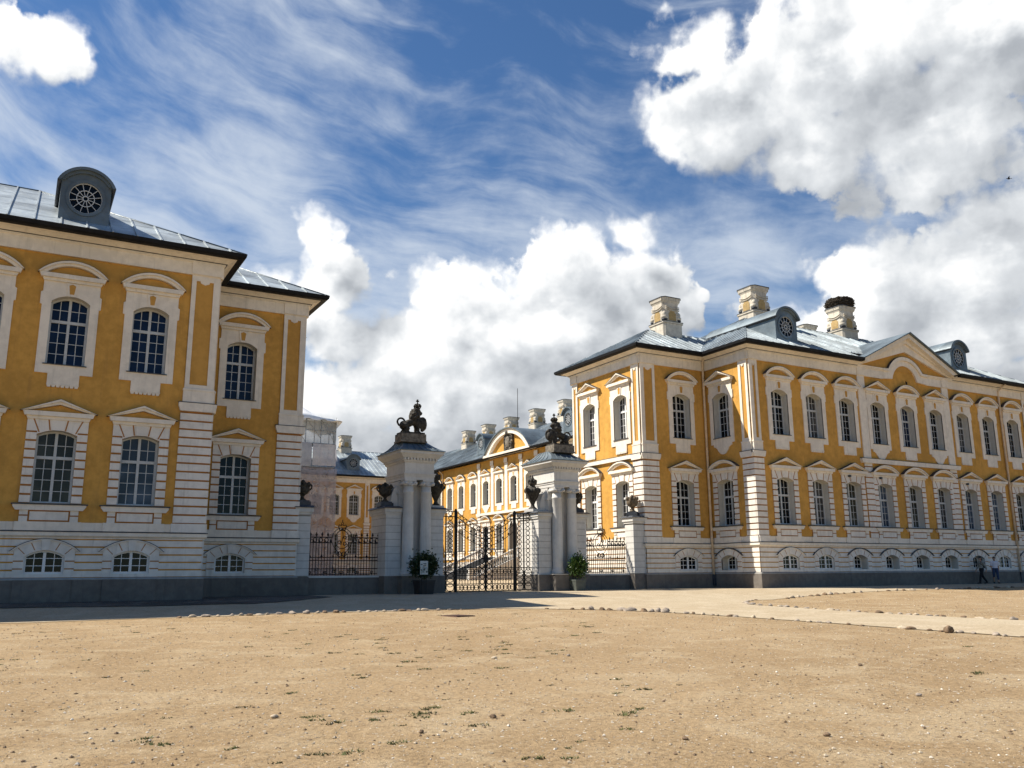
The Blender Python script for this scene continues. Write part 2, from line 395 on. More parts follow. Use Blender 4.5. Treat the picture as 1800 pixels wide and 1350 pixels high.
def make_surround(kind, ped, apron='teeth', depth=.45):
    hw, z0, zs, zc = SPEC[kind]; mb = MB(); L = arch(hw, z0, zs, zc)
    if kind == 'up':
        out = [(-1.0, 8.56), (1.0, 8.56), (1.0, 11.25), (1.07, 11.28), (1.07, 11.74), (1.0, 11.78), (1.0, 12.3), (-1.0, 12.3), (-1.0, 11.78), (-1.07, 11.74), (-1.07, 11.28), (-1.0, 11.25)]
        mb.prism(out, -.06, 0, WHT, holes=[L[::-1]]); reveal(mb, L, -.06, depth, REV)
        pediment(mb, ped, 1.18, 12.5, 13.05)
        mb.prism([(-.13, 11.66), (.13, 11.66), (.21, 12.2), (-.21, 12.2)], -.10, -.06, WHT)
        mb.prism([(-.075, 11.75), (.075, 11.75), (.12, 12.1), (0, 12.16), (-.12, 12.1)], -.108, -.10, OCHP)
        if apron == 'teeth':
            mb.prism([(-.55, 8.12), (.55, 8.12), (.55, 8.56), (-.55, 8.56)], -.06, 0, WHT)
            for k in range(7):
                u = -.55 + 1.1*(k+.5)/7
                mb.prism([(u-.05, 8.03), (u+.05, 8.03), (u+.078, 8.12), (u-.078, 8.12)], -.07, 0, WHT)
            mb.box(-.56, .56, -.075, -.06, 8.125, 8.16, WHT)
        else:
            a = [(-.78, 8.56), (-.78, 8.42), (-.62, 8.36), (-.5, 8.28), (-.42, 8.14)] + [(.32*math.sin(t), 8.10 - .2*math.cos(t)) for t in [(-1.2 + 2.4*i/8) for i in range(9)]] + [(.42, 8.14), (.5, 8.28), (.62, 8.36), (.78, 8.42), (.78, 8.56)]
            mb.prism(a, -.06, 0, WHT)
    elif kind == 'lo':
        mb.prism([(-1.03, 3.63), (1.03, 3.63), (1.03, 6.95), (-1.03, 6.95)], -.022, 0, GRV, holes=[L[::-1]])
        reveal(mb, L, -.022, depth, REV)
        p = .335
        for k in range(8):
            a = 3.64 + k*p; b = a + p - .075
            for s in (-1, 1):
                w = 1.04 if k % 2 == 0 else 1.04
                mb.box(min(s*.685, s*w), max(s*.685, s*w), -.075, -.022, a, min(b, 6.25), WHB)
        head = [(-1.04, 6.31), (-.685, 6.31), (-.682, 6.2)] + arch(.685, 3.6, 6.175, 6.375)[2:][::-1][1:-1] + [(.682, 6.2), (.685, 6.31), (1.04, 6.31), (1.04, 6.9), (-1.04, 6.9)]
        mb.prism(head, -.075, -.022, WHB)
        for (u0, a, u1, b) in ((.26, 6.36, .34, 6.84), (.62, 6.27, .86, 6.84)):
            for s in (-1, 1):
                w = .025
                mb.prism([(s*u0 - w, a), (s*u0 + w, a), (s*u1 + w, b), (s*u1 - w, b)], -.079, -.074, GRV)
        mb.prism([(-.2, 6.36), (.2, 6.36), (.25, 6.84), (-.25, 6.84)], -.105, -.075, WHB)
        pediment(mb, ped, 1.22, 7.04, 7.52)
        # sill moulding and apron
        mb.prism([(-1.12, 3.36), (1.12, 3.36), (1.22, 3.5), (1.22, 3.56), (-1.22, 3.56), (-1.22, 3.5)], -.16, 0, WHT)
        mb.box(-.97, .97, -.05, 0, 2.93, 3.37, GRV)
        for s in (-1, 1):
            mb.box(min(s*.70, s*.98), max(s*.70, s*.98), -.09, -.05, 3.19, 3.37, WHB); mb.box(min(s*.70, s*.98), max(s*.70, s*.98), -.09, -.05, 2.94, 3.14, WHB)
        mb.box(-.64, .64, -.09, -.05, 3.0, 3.31, WHB); mb.box(-1.1, 1.1, -.11, 0, Z_WT1, 2.94, WHT)
    else:
        hz = arc_pts(1.1, 1.86, 2.27)
        mb.prism([(-1.0, .92), (1.0, .92), (1.0, 1.86)] + [(p[0], p[1]) for p in hz] + [(-1.0, 1.86)], -.075, 0, WHB, holes=[L[::-1]])
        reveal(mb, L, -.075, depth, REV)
        o = arc_pts(1.14, 1.86, 2.31); mb.prism(o + hz[::-1], -.13, 0, LEAD if depth > .3 else WHB)
        o2 = arc_pts(1.17, 1.86, 2.335); mb.prism(o2 + o[::-1], -.135, 0, LEAD)
        R = (1.17**2 + .475**2)/(2*.475); cz = 2.335 - R; uu = lambda z: math.sqrt(max(R*R - (z-cz)**2, 0))
        for (a, b, w) in ((1.774, 2.0, 1.205), (2.057, 2.283, uu(2.057)+.032)):
            zs_ = [max(a, 1.862) + (b - max(a, 1.862))*i/6 for i in range(7)]
            for s_ in (-1, 1):
                p = [(s_*w, b), (s_*w, a)] + ([(s_*1.01, a), (s_*1.01, 1.855), (s_*1.165, 1.862)] if a < 1.86 else []) + [(s_*(uu(z)-.01), z) for z in zs_]
                mb.prism(p, -.05, 0, WHB)
        for zz in (1.205, 1.485):
            for s in (-1, 1): mb.box(min(s*.68, s*1.002), max(s*.68, s*1.002), -.077, -.07, zz, zz+.045, GRV)
        for s in (-1, 1):
            for (u0, a, u1, b) in ((.34, 1.90, .47, 2.16), (.66, 1.76, .88, 1.98)):
                mb.prism([(s*u0-.018, a), (s*u0+.018, a), (s*u1+.018, b), (s*u1-.018, b)], -.079, -.07, GRV)
        mb.prism([(-.11, 1.9), (.11, 1.9), (.15, 2.27), (-.15, 2.27)], -.12, -.075, WHB)
    return mb.mesh('window_surround')
def make_frame(kind, depth=.45, mat=None):
    m = mat or FRM
    hw, z0, zs, zc = SPEC[kind]; mb = MB(); y = depth - .075; yb = depth - .01
    n = 10; L = arch(hw, z0, zs, zc, n); I = arch(hw-.075, z0+.08, zs-.02, zc-.07, n)
    k = len(L)
    mb.add([(p[0], y, p[1]) for p in L] + [(p[0], y, p[1]) for p in I] + [(p[0], yb, p[1]) for p in I],
           [(i, (i+1) % k, (i+1) % k + k, i+k) for i in range(k)] + [(i+k, (i+1) % k + k, (i+1) % k + 2*k, i+2*k) for i in range(k)], m)
    def top(u):
        h = (zc-.07) - (zs-.02); w = hw-.075; R = (w*w+h*h)/(2*h); return zc-.07-R + math.sqrt(max(R*R-u*u, 0)) - .004
    mb.box(-.05, .05, y-.015, yb, z0+.05, top(.05), m)
    if kind == 'ba':
        rows = (z0+.30, z0+.57); tr = None
    elif kind == 'up': tr = 10.70; rows = [9.0 + .435*i - .02 for i in (1, 2, 3)] + [11.18]
    else: tr = 5.36; rows = [3.68 + .42*i for i in (1, 2, 3)] + [5.83]
    if tr: mb.box(-hw+.07, hw-.07, y-.02, yb, tr-.06, tr+.055, m)
    for s in (-1, 1):
        u = s*.33; mb.box(u-.014, u+.014, y+.03, yb, z0+.05, top(.34), m)
        for r in rows: mb.box(min(s*.05, s*(hw-.07)), max(s*.05, s*(hw-.07)), y+.034, yb, r-.013, r+.013, m)
    return mb.mesh('window')
def make_pane(kind, depth, mat):
    hw, z0, zs, zc = SPEC[kind]; mb = MB(); L = arch(hw, z0, zs, zc)
    mb.cap([L], depth - .03, mat); return mb.mesh('pane', recalc=False)
def make_sill(kind):
    mb = MB()
    if kind == 'up': mb.box(-.76, .76, -.12, .1, 8.90, 8.93, LEAD)
    else: mb.box(-1.27, 1.27, -.20, .1, 3.56, 3.605, LEAD)
    return mb.mesh('sill')
_cache = {}
def memo(f, *a):
    k = (f.__name__,) + tuple(x.name if hasattr(x, 'name') else x for x in a)
    if k not in _cache: _cache[k] = f(*a)
    return _cache[k]
def add_window(par, loc, rot, kind, ped='arc', apron='teeth', depth=.45, gl=None, frame=None):
    w = link('window', memo(make_frame, kind, depth, frame), par, loc, rot)
    link('surround', memo(make_surround, kind, ped, apron, depth), w); link('pane', memo(make_pane, kind, depth, gl or GL_DARK), w)
    if kind != 'ba': link('sill', memo(make_sill, kind), w)
    return w

# ------------------------------------------------------------------ palace: walls
class Facade:
    """one plane of wall. local u runs to the viewer's right, y runs into the building"""
    def __init__(s, par, ox, oy, rot, L):
        s.par = par; s.rot = rot; s.L = L; b = par.location; s.loc = (ox - b.x, oy - b.y, 0); s.c, s.s = math.cos(rot), math.sin(rot)
        s.bays = []; s.pil = []
    def at(s, u): return (s.loc[0] + u*s.c, s.loc[1] + u*s.s, 0)
    def bay(s, u, up=('arc', 'teeth'), lo='tri', ba=.45, gl=(None, None, None), frame=None, depth=.45):
        s.bays.append((u, up, lo, ba, gl, frame, depth))
    def build(s, ent_top=14.1, base=0.0, cut=None):
        bs = sorted(s.bays, key=lambda b: b[0]); us = [b[0] for b in bs]
        ed = [0] + [(us[i] + us[i+1])/2 for i in range(len(us)-1)] + [s.L] if us else [0, s.L]
        mb = MB()
        for ci in range(len(ed)-1):
            a, b = ed[ci], ed[ci+1]; B = bs[ci] if us else None
            for (z0, z1, kind, on) in ((base, 2.45, 'ba', B and B[3]), (2.45, Z_MID, 'lo', B and B[2]), (Z_MID, ent_top, 'up', B and B[1])):
                hole = []
                if on:
                    hw, q0, qs, qc = SPEC[kind]; hole = [[(B[0]+p[0], p[1]) for p in arch(hw, q0, qs, qc)][::-1]]
                mb.cap([[(a, z0), (b, z0), (b, z1), (a, z1)]] + hole, 0, OCH)
        # banded basement
        for k in range(5):
            z0 = .925 + k*.283; z1 = z0 + .226
            keep = []
            for B in bs:
                if not B[3]: continue
                w = 1.0
                if z1 > 1.87:
                    R = (1.17**2 + .475**2)/(2*.475); cz = 2.335 - R; q = R*R - (max(z0, 1.86)-cz)**2; w = math.sqrt(q)+.03 if q > 0 else 0
                if w: keep.append((B[0]-w, B[0]+w))
            u = -.05 if getattr(s, 'ext0', 0) else 0
            end = s.L + (.05 if getattr(s, 'ext1', 0) else 0)
            for (k0, k1) in keep + [(end, end)]:
                if k0 > u + .02: mb.box(u, k0, -.05, 0, z0, z1, WHB)
                u = max(u, k1)
        mb.build('wall', s.par, s.loc, s.rot, recalc=False)
        # strip of white above the water table, between the window aprons
        mb = MB(); mb.box(0, s.L, -.04, 0, Z_WT1, 2.93, WHT); mb.build('dado_band', s.par, s.loc, s.rot)
        for i, (u, up, lo, ba, gl, fr, dp) in enumerate(bs):
            if up: add_window(s.par, s.at(u), s.rot, 'up', up[0], up[1], dp, gl[0], fr)
            if lo: add_window(s.par, s.at(u), s.rot, 'lo', lo, 'teeth', dp, gl[1], fr)
            if ba: add_window(s.par, s.at(u), s.rot, 'ba', 'arc', 'teeth', ba, gl[2] or GL_DARK, FRW)
        for p in s.pil: s.pilaster(*p)
    def pilaster(s, u0, u1, panel=True, full=True, top=13.33, left_edge=0, right_edge=0):
        """banded lower stage, pedestal and framed upper stage; *_edge lengthens it past a corner"""
        mb = MB(); c = (u0+u1)/2; w = (u1-u0)/2; e0 = .08*left_edge; e1 = .08*right_edge
        if full:
            mb.box(u0-.05, u1+.05, -.12, 0, Z_WT1, 2.96, WHB)
            k = 0; z = 3.0
            mb.box(u0+.01, u1-.01, -.04, 0, 2.96, 7.55, GRV)
            while z < 7.4:
                mb.box(u0-e0, u1+e1, -.09, 0, z, min(z+.272, 7.55), WHB); z += .345
            mb.prism([(u0-.02-e0, 7.5), (u1+.02+e1, 7.5), (u1+.1+e1, 7.72), (u1+.1+e1, 7.84), (u0-.1-e0, 7.84), (u0-.1-e0, 7.72)], -.18, 0, WHT)
            mb.box(u0-.11-e0, u1+.11+e1, -.19, 0, 7.84, 7.87, LEAD)
        a, b = u0+.07, u1-.07
        if full:
            mb.box(a-.03-e0, b+.03+e1, -.12, 0, 7.87, 8.36, WHT)
            mb.box(a-.05-e0, b+.05+e1, -.14, 0, 8.36, 8.44, WHT)
        zb = 8.44 if full else Z_MID
        if panel:
            mb.box(a, b, -.03, 0, 8.6, 13.1, OCHP)
            mb.box(a-e0, a+.18, -.075, 0, zb, top, WHT); mb.box(b-.18, b+e1, -.075, 0, zb, top, WHT)
            mb.box(a+.18, b-.18, -.075, 0, zb, 8.62, WHT)
            q = (b-a-.36)/2; m = (a+b)/2
            mb.prism([(m-q, 13.08), (m-q*.55, 13.08), (m-q*.5, 13.0), (m-q*.2, 12.96), (m, 12.93), (m+q*.2, 12.96), (m+q*.5, 13.0), (m+q*.55, 13.08), (m+q, 13.08), (m+q, top), (m-q, top)], -.075, 0, WHT)
        else:
            mb.box(a-e0, b+e1, -.075, 0, zb, top, WHT)
        mb.box(a-.04-e0, b+.04+e1, -.16, -.11, Z_ENT+.02, 13.9, WHT)
        mb.build('pilaster', s.par, s.loc, s.rot)

ENT_PROF = [(0, 13.32), (.11, 13.32), (.11, 13.84), (.17, 13.87), (.17, 13.93), (.22, 13.95), (.30, 14.0), (.42, 14.06), (.55, 14.09), (.55, 14.16), (0, 14.16)]
ENT_LOW = [(0, 13.32), (.11, 13.32), (.11, 13.84), (.17, 13.87), (.17, 13.93), (.22, 13.95), (.24, 14.02), (0, 14.10)]
GUT_PROF = [(.56, 14.10), (.80, 14.10), (.87, 14.16), (.90, 14.30), (.86, 14.33), (.78, 14.30), (.60, 14.30)]
WT_PROF = [(0, 2.33), (.06, 2.33), (.06, 2.37), (.12, 2.42), (.14, 2.44), (.14, 2.57), (.0, 2.57)]
WTL_PROF = [(0, 2.572), (.16, 2.572), (.16, 2.60), (0, 2.635)]
PL_PROF = [(0, -.6), (.12, -.6), (.12, .82), (0, .82)]
PLC_PROF = [(0, .822), (.125, .822), (.125, .85), (.07, .905), (0, .905)]
def trim(par, line, sign=1, ent=True, gut=True, low=True):
    b = par.location; L = [(p[0]-b.x, p[1]-b.y) for p in line]
    def sw(name, prof, m): mb = MB(); mb.sweep(L, prof, m, sign=sign); return mb.build(name, par)
    if ent: sw('cornice', ENT_PROF, WHT); sw('cornice_flashing', [(.15, 13.932), (.235, 13.932), (.235, 13.947), (.15, 13.947)], LEAD)
    if gut: sw('gutter', GUT_PROF, GUT)
    if low:
        sw('water_table', WT_PROF, WHT); sw('lead_flashing', WTL_PROF, LEAD); sw('plinth', PL_PROF, PLI); sw('plinth_coping', PLC_PROF, PLIC)
def roof_face(mb, pts, seam=.62, mat=None, joints=True, h=.06):
    """one plane of sheet metal with standing seams up the slope; the first edge is the eave"""
    mat = mat or ROOF
    P = [Vector(p) for p in pts]; e = (P[1]-P[0]).normalized(); nrm = e.cross(P[-1]-P[0]).normalized()
    if nrm.z < 0: nrm = -nrm
    s = nrm.cross(e).normalized()
    if s.z < 0: s = -s
    mb.face(P, mat)
    Q = [((p-P[0]).dot(e), (p-P[0]).dot(s)) for p in P]; u0 = min(q[0] for q in Q); u1 = max(q[0] for q in Q)
    def span(u):
        t = []
        for i in range(len(Q)):
            a, b = Q[i], Q[(i+1) % len(Q)]
            if (a[0]-u)*(b[0]-u) < 0: t.append(a[1] + (b[1]-a[1])*(u-a[0])/(b[0]-a[0]))
        return (min(t), max(t)) if len(t) >= 2 else None
    u = u0 + seam*.5; k = 0
    while u < u1:
        sp = span(u)
        if sp and sp[1]-sp[0] > .1:
            w = .028
            a = [P[0] + e*(u+d) + s*t + nrm*q for t in sp for (d, q) in ((-w, -.005), (-w, h), (w, h), (w, -.005))]
            mb.add(a, [(0, 1, 5, 4), (1, 2, 6, 5), (2, 3, 7, 6), (0, 3, 2, 1), (4, 5, 6, 7)], mat)
            if joints:
                t = .5 + (k % 2)*.9
                while t < sp[1]:
                    if t > sp[0]:
                        s2 = span(min(u+seam, u1-.01))
                        if s2 and s2[0] < t < s2[1]:
                            c = [P[0] + e*(u+d) + s*(t+g) + nrm*q for (d, g, q) in ((0, -.02, .003), (seam, -.02, .003), (seam, .02, .012), (0, .02, .012))]
                            mb.add(c, [(0, 1, 2, 3)], mat)
                    t += 1.8
        u += seam; k += 1
def ridge_caps(mb, lines, r=.06, mat=None):
    for l in lines: mb.tube(l, r, mat or ROOFD, 6)
def dormer(par, x, y, zb, rot, back=5.0, mat=None, w=.93, slope=.55):
    """barrel-hooded dormer with a round wheel window; local y runs back into the roof"""
    mat = mat or ROOFD; b = par.location; loc = (x-b.x, y-b.y, 0); mb = MB()
    zc, zs, zt = zb+.98, zb+1.62, zb+2.28
    h = arc_pts(w, zs, zt-.10, 14); face = [(-w, zb-.35), (w, zb-.35)] + h
    circ = [(.62*math.cos(2*math.pi*i/28), zc + .66*math.sin(2*math.pi*i/28)) for i in range(28)]
    mb.prism(face, 0, back, mat, holes=[circ[::-1]])
    d = link('dormer', mb.mesh('dormer'), par, loc, rot)
    mb = MB(); o = arc_pts(w+.16, zs-.08, zt, 18); i = arc_pts(w+.03, zs-.08, zt-.12, 18)[::-1]
    mb.prism(o + i, -.22, back+.2, mat); o2 = arc_pts(w+.05, zs-.05, zt-.1, 18); i2 = arc_pts(w-.12, zs, zt-.24, 18)[::-1]
    mb.prism(o2 + i2, -.1, 0, mat)
    for s in (-1, 1):
        mb.tube([(s*(w+.09), -.2, zs-.10), (s*(w+.09), back, zs-.10)], .07, LEAD, 6)
    mb.build('hood', d)
    mb = MB()
    co = [(.74*math.cos(2*math.pi*i/28), zc + .78*math.sin(2*math.pi*i/28)) for i in range(28)]
    mb.prism(co, -.05, 0, mat, holes=[circ[::-1]])
    for r in (.62, .33, .10):
        mb.tube([(r*math.cos(2*math.pi*i/24), .03, zc + r*1.05*math.sin(2*math.pi*i/24)) for i in range(24)], .03 if r > .5 else .022, FRM, 4, closed=True)
    for k in range(12):
        a = 2*math.pi*(k+.5)/12; mb.tube([(.08*math.cos(a), .03, zc+.08*math.sin(a)), (.62*math.cos(a), .03, zc+.65*math.sin(a))], .017, FRM, 4)
    mb.build('round_window', d)
    mb = MB(); mb.cap([circ], .09, GL_DARK); mb.build('pane', d, recalc=False)
    return d
CHM = None
def chimney_meshes():
    a = MB(); w = .78
    def oct_(r, c):   # square with cut corners
        return [(-r+c, -r), (r-c, -r), (r, -r+c), (r, r-c), (r-c, r), (-r+c, r), (-r, r-c), (-r, -r+c)]
    def slab(r0, c0, z0, r1, c1, z1, m):
        p, q = oct_(r0, c0), oct_(r1, c1)
        a.add([(x, y, z0) for x, y in p] + [(x, y, z1) for x, y in q], [(i, (i+1) % 8, (i+1) % 8 + 8, i+8) for i in range(8)] + [tuple(range(8))[::-1], tuple(range(8, 16))], m)
    slab(.80, .12, -1.6, .80, .12, .42, CHW); slab(.86, .12, .42, .86, .12, .52, CHW); slab(.88, .12, .52, .88, .12, .55, LEAD)
    slab(.70, .22, .55, .70, .22, 1.95, CHW)
    for k in range(4):
        R = Matrix.Rotation(k*math.pi/2, 3, 'Z')
        def put(fn):
            n0 = len(a.v); fn(); a.v[n0:] = [tuple(R @ Vector(p)) for p in a.v[n0:]]
        put(lambda: a.prism([(-.30, .66), (.30, .66), (.30, 1.15), (.2, 1.22), (.2, 1.3), (-.2, 1.3), (-.2, 1.22), (-.30, 1.15)], -.72, -.6, OCHC))
        for zz in (1.62, 1.48):
            put(lambda: a.tube([(-.56 + 1.12*i/8, -.74, zz - .13*math.sin(math.pi*i/8)) for i in range(9)], .035, CHW, 5))
        put(lambda: [a.ell((-.56, -.56, .86), (.26, .26, .17), CHW, None, 10, 6), a.ell((-.58, -.58, 1.06), (.18, .18, .24), CHW, None, 8, 6), a.ell((-.58, -.58, .70), (.22, .22, .10), LEAD, None, 8, 5)])
    slab(.70, .22, 1.85, .77, .24, 2.0, CHW); slab(.79, .22, 2.0, .83, .22, 2.2, CHW)
    c = MB(); a_ = a; b_ = c
    p, q = oct_(.86, .22), oct_(.86, .22)
    c.add([(x, y, 2.2) for x, y in p] + [(x, y, 2.25) for x, y in q], [(i, (i+1) % 8, (i+1) % 8 + 8, i+8) for i in range(8)] + [tuple(range(8))[::-1], tuple(range(8, 16))], LEAD)
    return a.mesh('chimney'), c.mesh('chimney_cap')
def chimney(par, x, y, ztop, s=1.0):
    global CHM
    if CHM is None: CHM = chimney_meshes()
    b = par.location; o = link('chimney', CHM[0], par, (x-b.x, y-b.y, ztop - 2.25*s)); o.scale = (s, s, s)
    link('cap', CHM[1], o); return o
def downpipe(par, x, y, z0, z1, dx=0, dy=0):
    b = par.location; mb = MB(); X, Y = x-b.x, y-b.y
    mb.tube([(X+dx, Y+dy, z1+.55), (X+dx, Y+dy, z1+.35), (X, Y, z1-.1), (X, Y, z0)], .075, PIPE, 8)
    for z in (3.0, 5.5, 8.2, 10.8, 13): mb.tube([(X, Y, z-.03), (X, Y, z+.03)], .09, PIPE, 8)
    mb.box(X-.09, X+.09, Y-.09, Y+.09, z0-.6, z0+.05, LEAD)
    return mb.build('downpipe', par)
def ceiling_under_roof(par, poly, z=14.25):
    b = par.location; mb = MB(); mb.face([(p[0]-b.x, p[1]-b.y, z) for p in poly], LEAD); mb.build('roof_soffit', par)

# ------------------------------------------------------------------ left block
def hip_roof(par, x0, x1, y0, y1, z, tan, name='roof', seam=.62, mat=None, hipl=True, hipr=True, axis='x', faces='fblr', joints=True):
    b = par.location; mb = MB(); o = lambda x, y, zz: (x-b.x, y-b.y, zz)
    if axis == 'x':
        h = (y1-y0)/2; ym = (y0+y1)/2; zr = z + h*tan; a = x0 + (h if hipl else 0); c = x1 - (h if hipr else 0)
        if 'f' in faces: roof_face(mb, [o(x0, y0, z), o(x1, y0, z), o(c, ym, zr), o(a, ym, zr)], seam, mat, joints)
        if 'b' in faces: roof_face(mb, [o(x1, y1, z), o(x0, y1, z), o(a, ym, zr), o(c, ym, zr)], seam, mat, False)
        if 'l' in faces: roof_face(mb, [o(x0, y1, z), o(x0, y0, z), o(a, ym, zr)] if hipl else [o(x0, y1, z), o(x0, y0, z), o(x0, ym, zr)], seam, mat, joints)
        if 'r' in faces: roof_face(mb, [o(x1, y0, z), o(x1, y1, z), o(c, ym, zr)], seam, mat, joints)
        L = [[o(a, ym, zr), o(c, ym, zr)]]
        if hipl: L += [[o(x0, y0, z), o(a, ym, zr)], [o(x0, y1, z), o(a, ym, zr)]]
        if hipr: L += [[o(x1, y0, z), o(c, ym, zr)], [o(x1, y1, z), o(c, ym, zr)]]
    else:
        h = (x1-x0)/2; xm = (x0+x1)/2; zr = z + h*tan; a = y0 + (h if hipl else 0); c = y1 - (h if hipr else 0)
        roof_face(mb, [o(x0, y1, z), o(x0, y0, z), o(xm, a, zr), o(xm, c, zr)], seam, mat, joints)
        roof_face(mb, [o(x1, y0, z), o(x1, y1, z), o(xm, c, zr), o(xm, a, zr)], seam, mat, False)
        roof_face(mb, [o(x0, y0, z), o(x1, y0, z), o(xm, a, zr)], seam, mat, False)
        L = [[o(xm, a, zr), o(xm, c, zr)]]
    ridge_caps(mb, L, .05); return mb.build(name, par, recalc=False)

YP, YR = 37.0, 40.85        # projecting and recessed planes of the forecourt front
LB = thing('palace_wing', (-4, 40, 0), 'ochre and white palace block in shade filling the left side, one dormer on its roof', 'palace wing')
f = Facade(LB, -19.5, YP, 0, 26.1); f.ext1 = 1
GLL = {0: (GL_BLUE, GL_GREEN, GL_DARK), 1: (GL_BLUE, GL_SKY, GL_DARK)}
for i, x in enumerate((4.0, 1.05, -1.9, -4.85, -7.8, -10.75, -13.7, -16.6)):
    f.bay(x + 19.5, ('arc', 'teeth'), 'tri', .12, (GL_BLUE, GL_SKY if i == 0 else GL_GREEN, GL_DARK), None, .40)
f.pil = [(24.9, 26.1, True, True, 13.33, 0, 1)]
f.build()
f = Facade(LB, 6.6, YR, 0, 4.85); f.ext1 = 1
f.bay(1.9, ('arc', 'teeth'), 'tri', .12, (GL_BLUE, GL_DARK, GL_DARK), None, .45); f.pil = [(3.72, 4.85, True, True, 13.33, 0, 1)]
f.build()
mb = MB()
for (p, q) in (((11.45, 48.2), (-4.8, 48.2)), ((-19.5, 62), (-19.5, YP)), ((-4.8, 48.2), (-4.8, 62))):
    mb.add([(p[0]+4, p[1]-40, -.5), (q[0]+4, q[1]-40, -.5), (q[0]+4, q[1]-40, 14.1), (p[0]+4, p[1]-40, 14.1)], [(0, 1, 2, 3)], OCH)
mb.build('side_wall', LB, recalc=False)
f = Facade(LB, 6.6, YP, math.pi/2, 3.85)
f.bay(2.45, ('tri', 'scroll'), 'arc', .5, (GL_DARK, GL_DARK, GL_DARK), None, .5); f.pil = [(0, .85, True, True)]; f.build()
f = Facade(LB, 11.45, YR, math.pi/2, 7.35)
for u in (2.0, 5.35): f.bay(u, ('tri', 'teeth'), 'arc', 0, (GL_CURT, GL_CURT, GL_DARK), FRW, .45)
f.pil = [(0, .85, True, True), (6.6, 7.35, True, True)]; f.build()
trim(LB, [(-19.5, YP), (6.6, YP), (6.6, YR), (11.45, YR), (11.45, 48.2), (-4.8, 48.2)])
# raised blocks of the plinth under the windows
for x in (4.0, 1.05, -1.9):
    mb = MB(); mb.prism([(x+4-.95, -.5), (x+4+.95, -.5), (x+4+.95, .83), (x+4-.95, .83)], YP-40-.17, YP-40-.11, PLI); mb.build('plinth_block', LB)
hip_roof(LB, -20.3, 7.45, 36.15, 52.2, 14.29, .55, seam=.92)
hip_roof(LB, 2.5, 12.3, 40.0, 49.05, 14.29, .55, seam=.92, hipl=False, faces='fbr')
dormer(LB, 1.2, 37.55, 15.1, 0, 6)
chimney(LB, -9, 44.3, 21)
downpipe(LB, 6.78, 40.68, .7, 13.9, .35, -.55)

# ------------------------------------------------------------------ right block with the court wing behind it
RB = thing('palace_wing', (50, 44, 0), 'ochre and white palace wing on the right, its long front shaded under a gable', 'palace wing')
f = Facade(RB, 37.0, YP, 0, 28.1); f.ext0 = 1
deep = {2: .5, 3: .5, 4: .5, 5: .5, 6: .5}
for i in range(9):
    ped = 'tri' if i in (3, 5) else 'arc'; ap = 'scroll' if i in (3, 5) else 'teeth'
    f.bay(39.35 + 2.95*i - 37, (ped, ap), 'arc' if i in (3, 4, 5) else 'tri', deep.get(i, .12),
          ([GL_DARK, GL_CURT, GL_DARK, GL_DARK, GL_BLUE, GL_DARK, GL_CURT, GL_DARK, GL_DARK][i], [GL_DARK, GL_CURT, GL_GREEN, GL_SKY, GL_GREEN, GL_CURT, GL_SKY, GL_SKY, GL_GREEN][i], GL_DARK), None, .45)
f.pil = [(0, .72, True, True, 13.33, 1, 0), (9.4, 10.2, False, False, 13.33), (18.0, 18.8, False, False, 13.33), (27.38, 28.1, True, True, 13.33, 0, 1)]
f.build()
for u in (9.8, 18.4):        # banded strips below the two slim pilasters
    mb = MB(); z = 2.95
    mb.box(u-.37, u+.37, -.03, 0, 2.63, 7.6, GRV)
    while z < 7.5: mb.box(u-.36, u+.36, -.068, 0, z, z+.272, WHB); z += .345
    mb.build('banded_strip', RB, f.loc, 0)
mb = MB(); mb.prism([(9.2, 7.62), (19.0, 7.62), (19.08, 7.8), (19.08, 7.9), (9.12, 7.9), (9.12, 7.8)], -.2, 0, WHT); mb.box(9.1, 19.1, -.21, 0, 7.9, 7.93, LEAD)
mb.build('string_course', RB, f.loc, 0)
# gable with a rounded dip in its entablature
gx, gl_, gr_ = 14.2, 9.75, 18.95
mb = MB()
mb.cap([[(gl_, 14.0), (gr_, 14.0), (gx+.15, 16.35)]], -.04, OCHP)
for (a, b) in (((gl_-.35, 14.28), (gx+.15, 16.60)), ((gx+.15, 16.60), (gr_+.35, 14.28))):
    mb.prism([a, b, (b[0], b[1]-.30), (a[0]+(.55 if a[0] < gx else 0), a[1]-.12 if a[0] < gx else a[1]-.30)] if a[0] < gx else [a, b, (b[0]-.55, b[1]-.12), (a[0], a[1]-.30)], -.62, 0, WHT)
    d = -.28
    mb.prism([(a[0], a[1]-.02), (b[0], b[1]-.02), (b[0], b[1]-1.2), (a[0], a[1]-.34 if a[0] < gx else a[1]-1.2)] if a[0] < gx else [(a[0], a[1]-.02), (b[0], b[1]-.02), (b[0], b[1]-.34), (a[0], a[1]-1.2)], -.20, 0, WHT)
    mb.prism([(a[0], a[1]-.02), (b[0], b[1]-.02), (b[0], b[1]-.62), (a[0], a[1]-.24)] if a[0] < gx else [(a[0], a[1]-.02), (b[0], b[1]-.02), (b[0], b[1]-.24), (a[0], a[1]-.62)], -.34, -.20, WHT)
zs = 13.33
for (ro, zt, y, zz) in ((0, 15.02, -.17, 0), (1, 14.80, -.115, 0)):
    pass
o = [(gx+2.15, 13.9), (gx+1.75, 14.0)] + arc_pts(1.55, 14.05, 15.05, 14) + [(gx-99, 0)]
def arcx(hw, z0, zc): return [(gx+p[0], p[1]) for p in arc_pts(hw, z0, zc, 16)]
outer = [(gx+2.26, 14.03)] + arcx(1.75, 14.05, 15.02) + [(gx-2.26, 14.03)]
mid = [(gx-2.26, 13.86)] + arcx(1.62, 13.9, 14.78)[::-1] + [(gx+2.26, 13.86)]
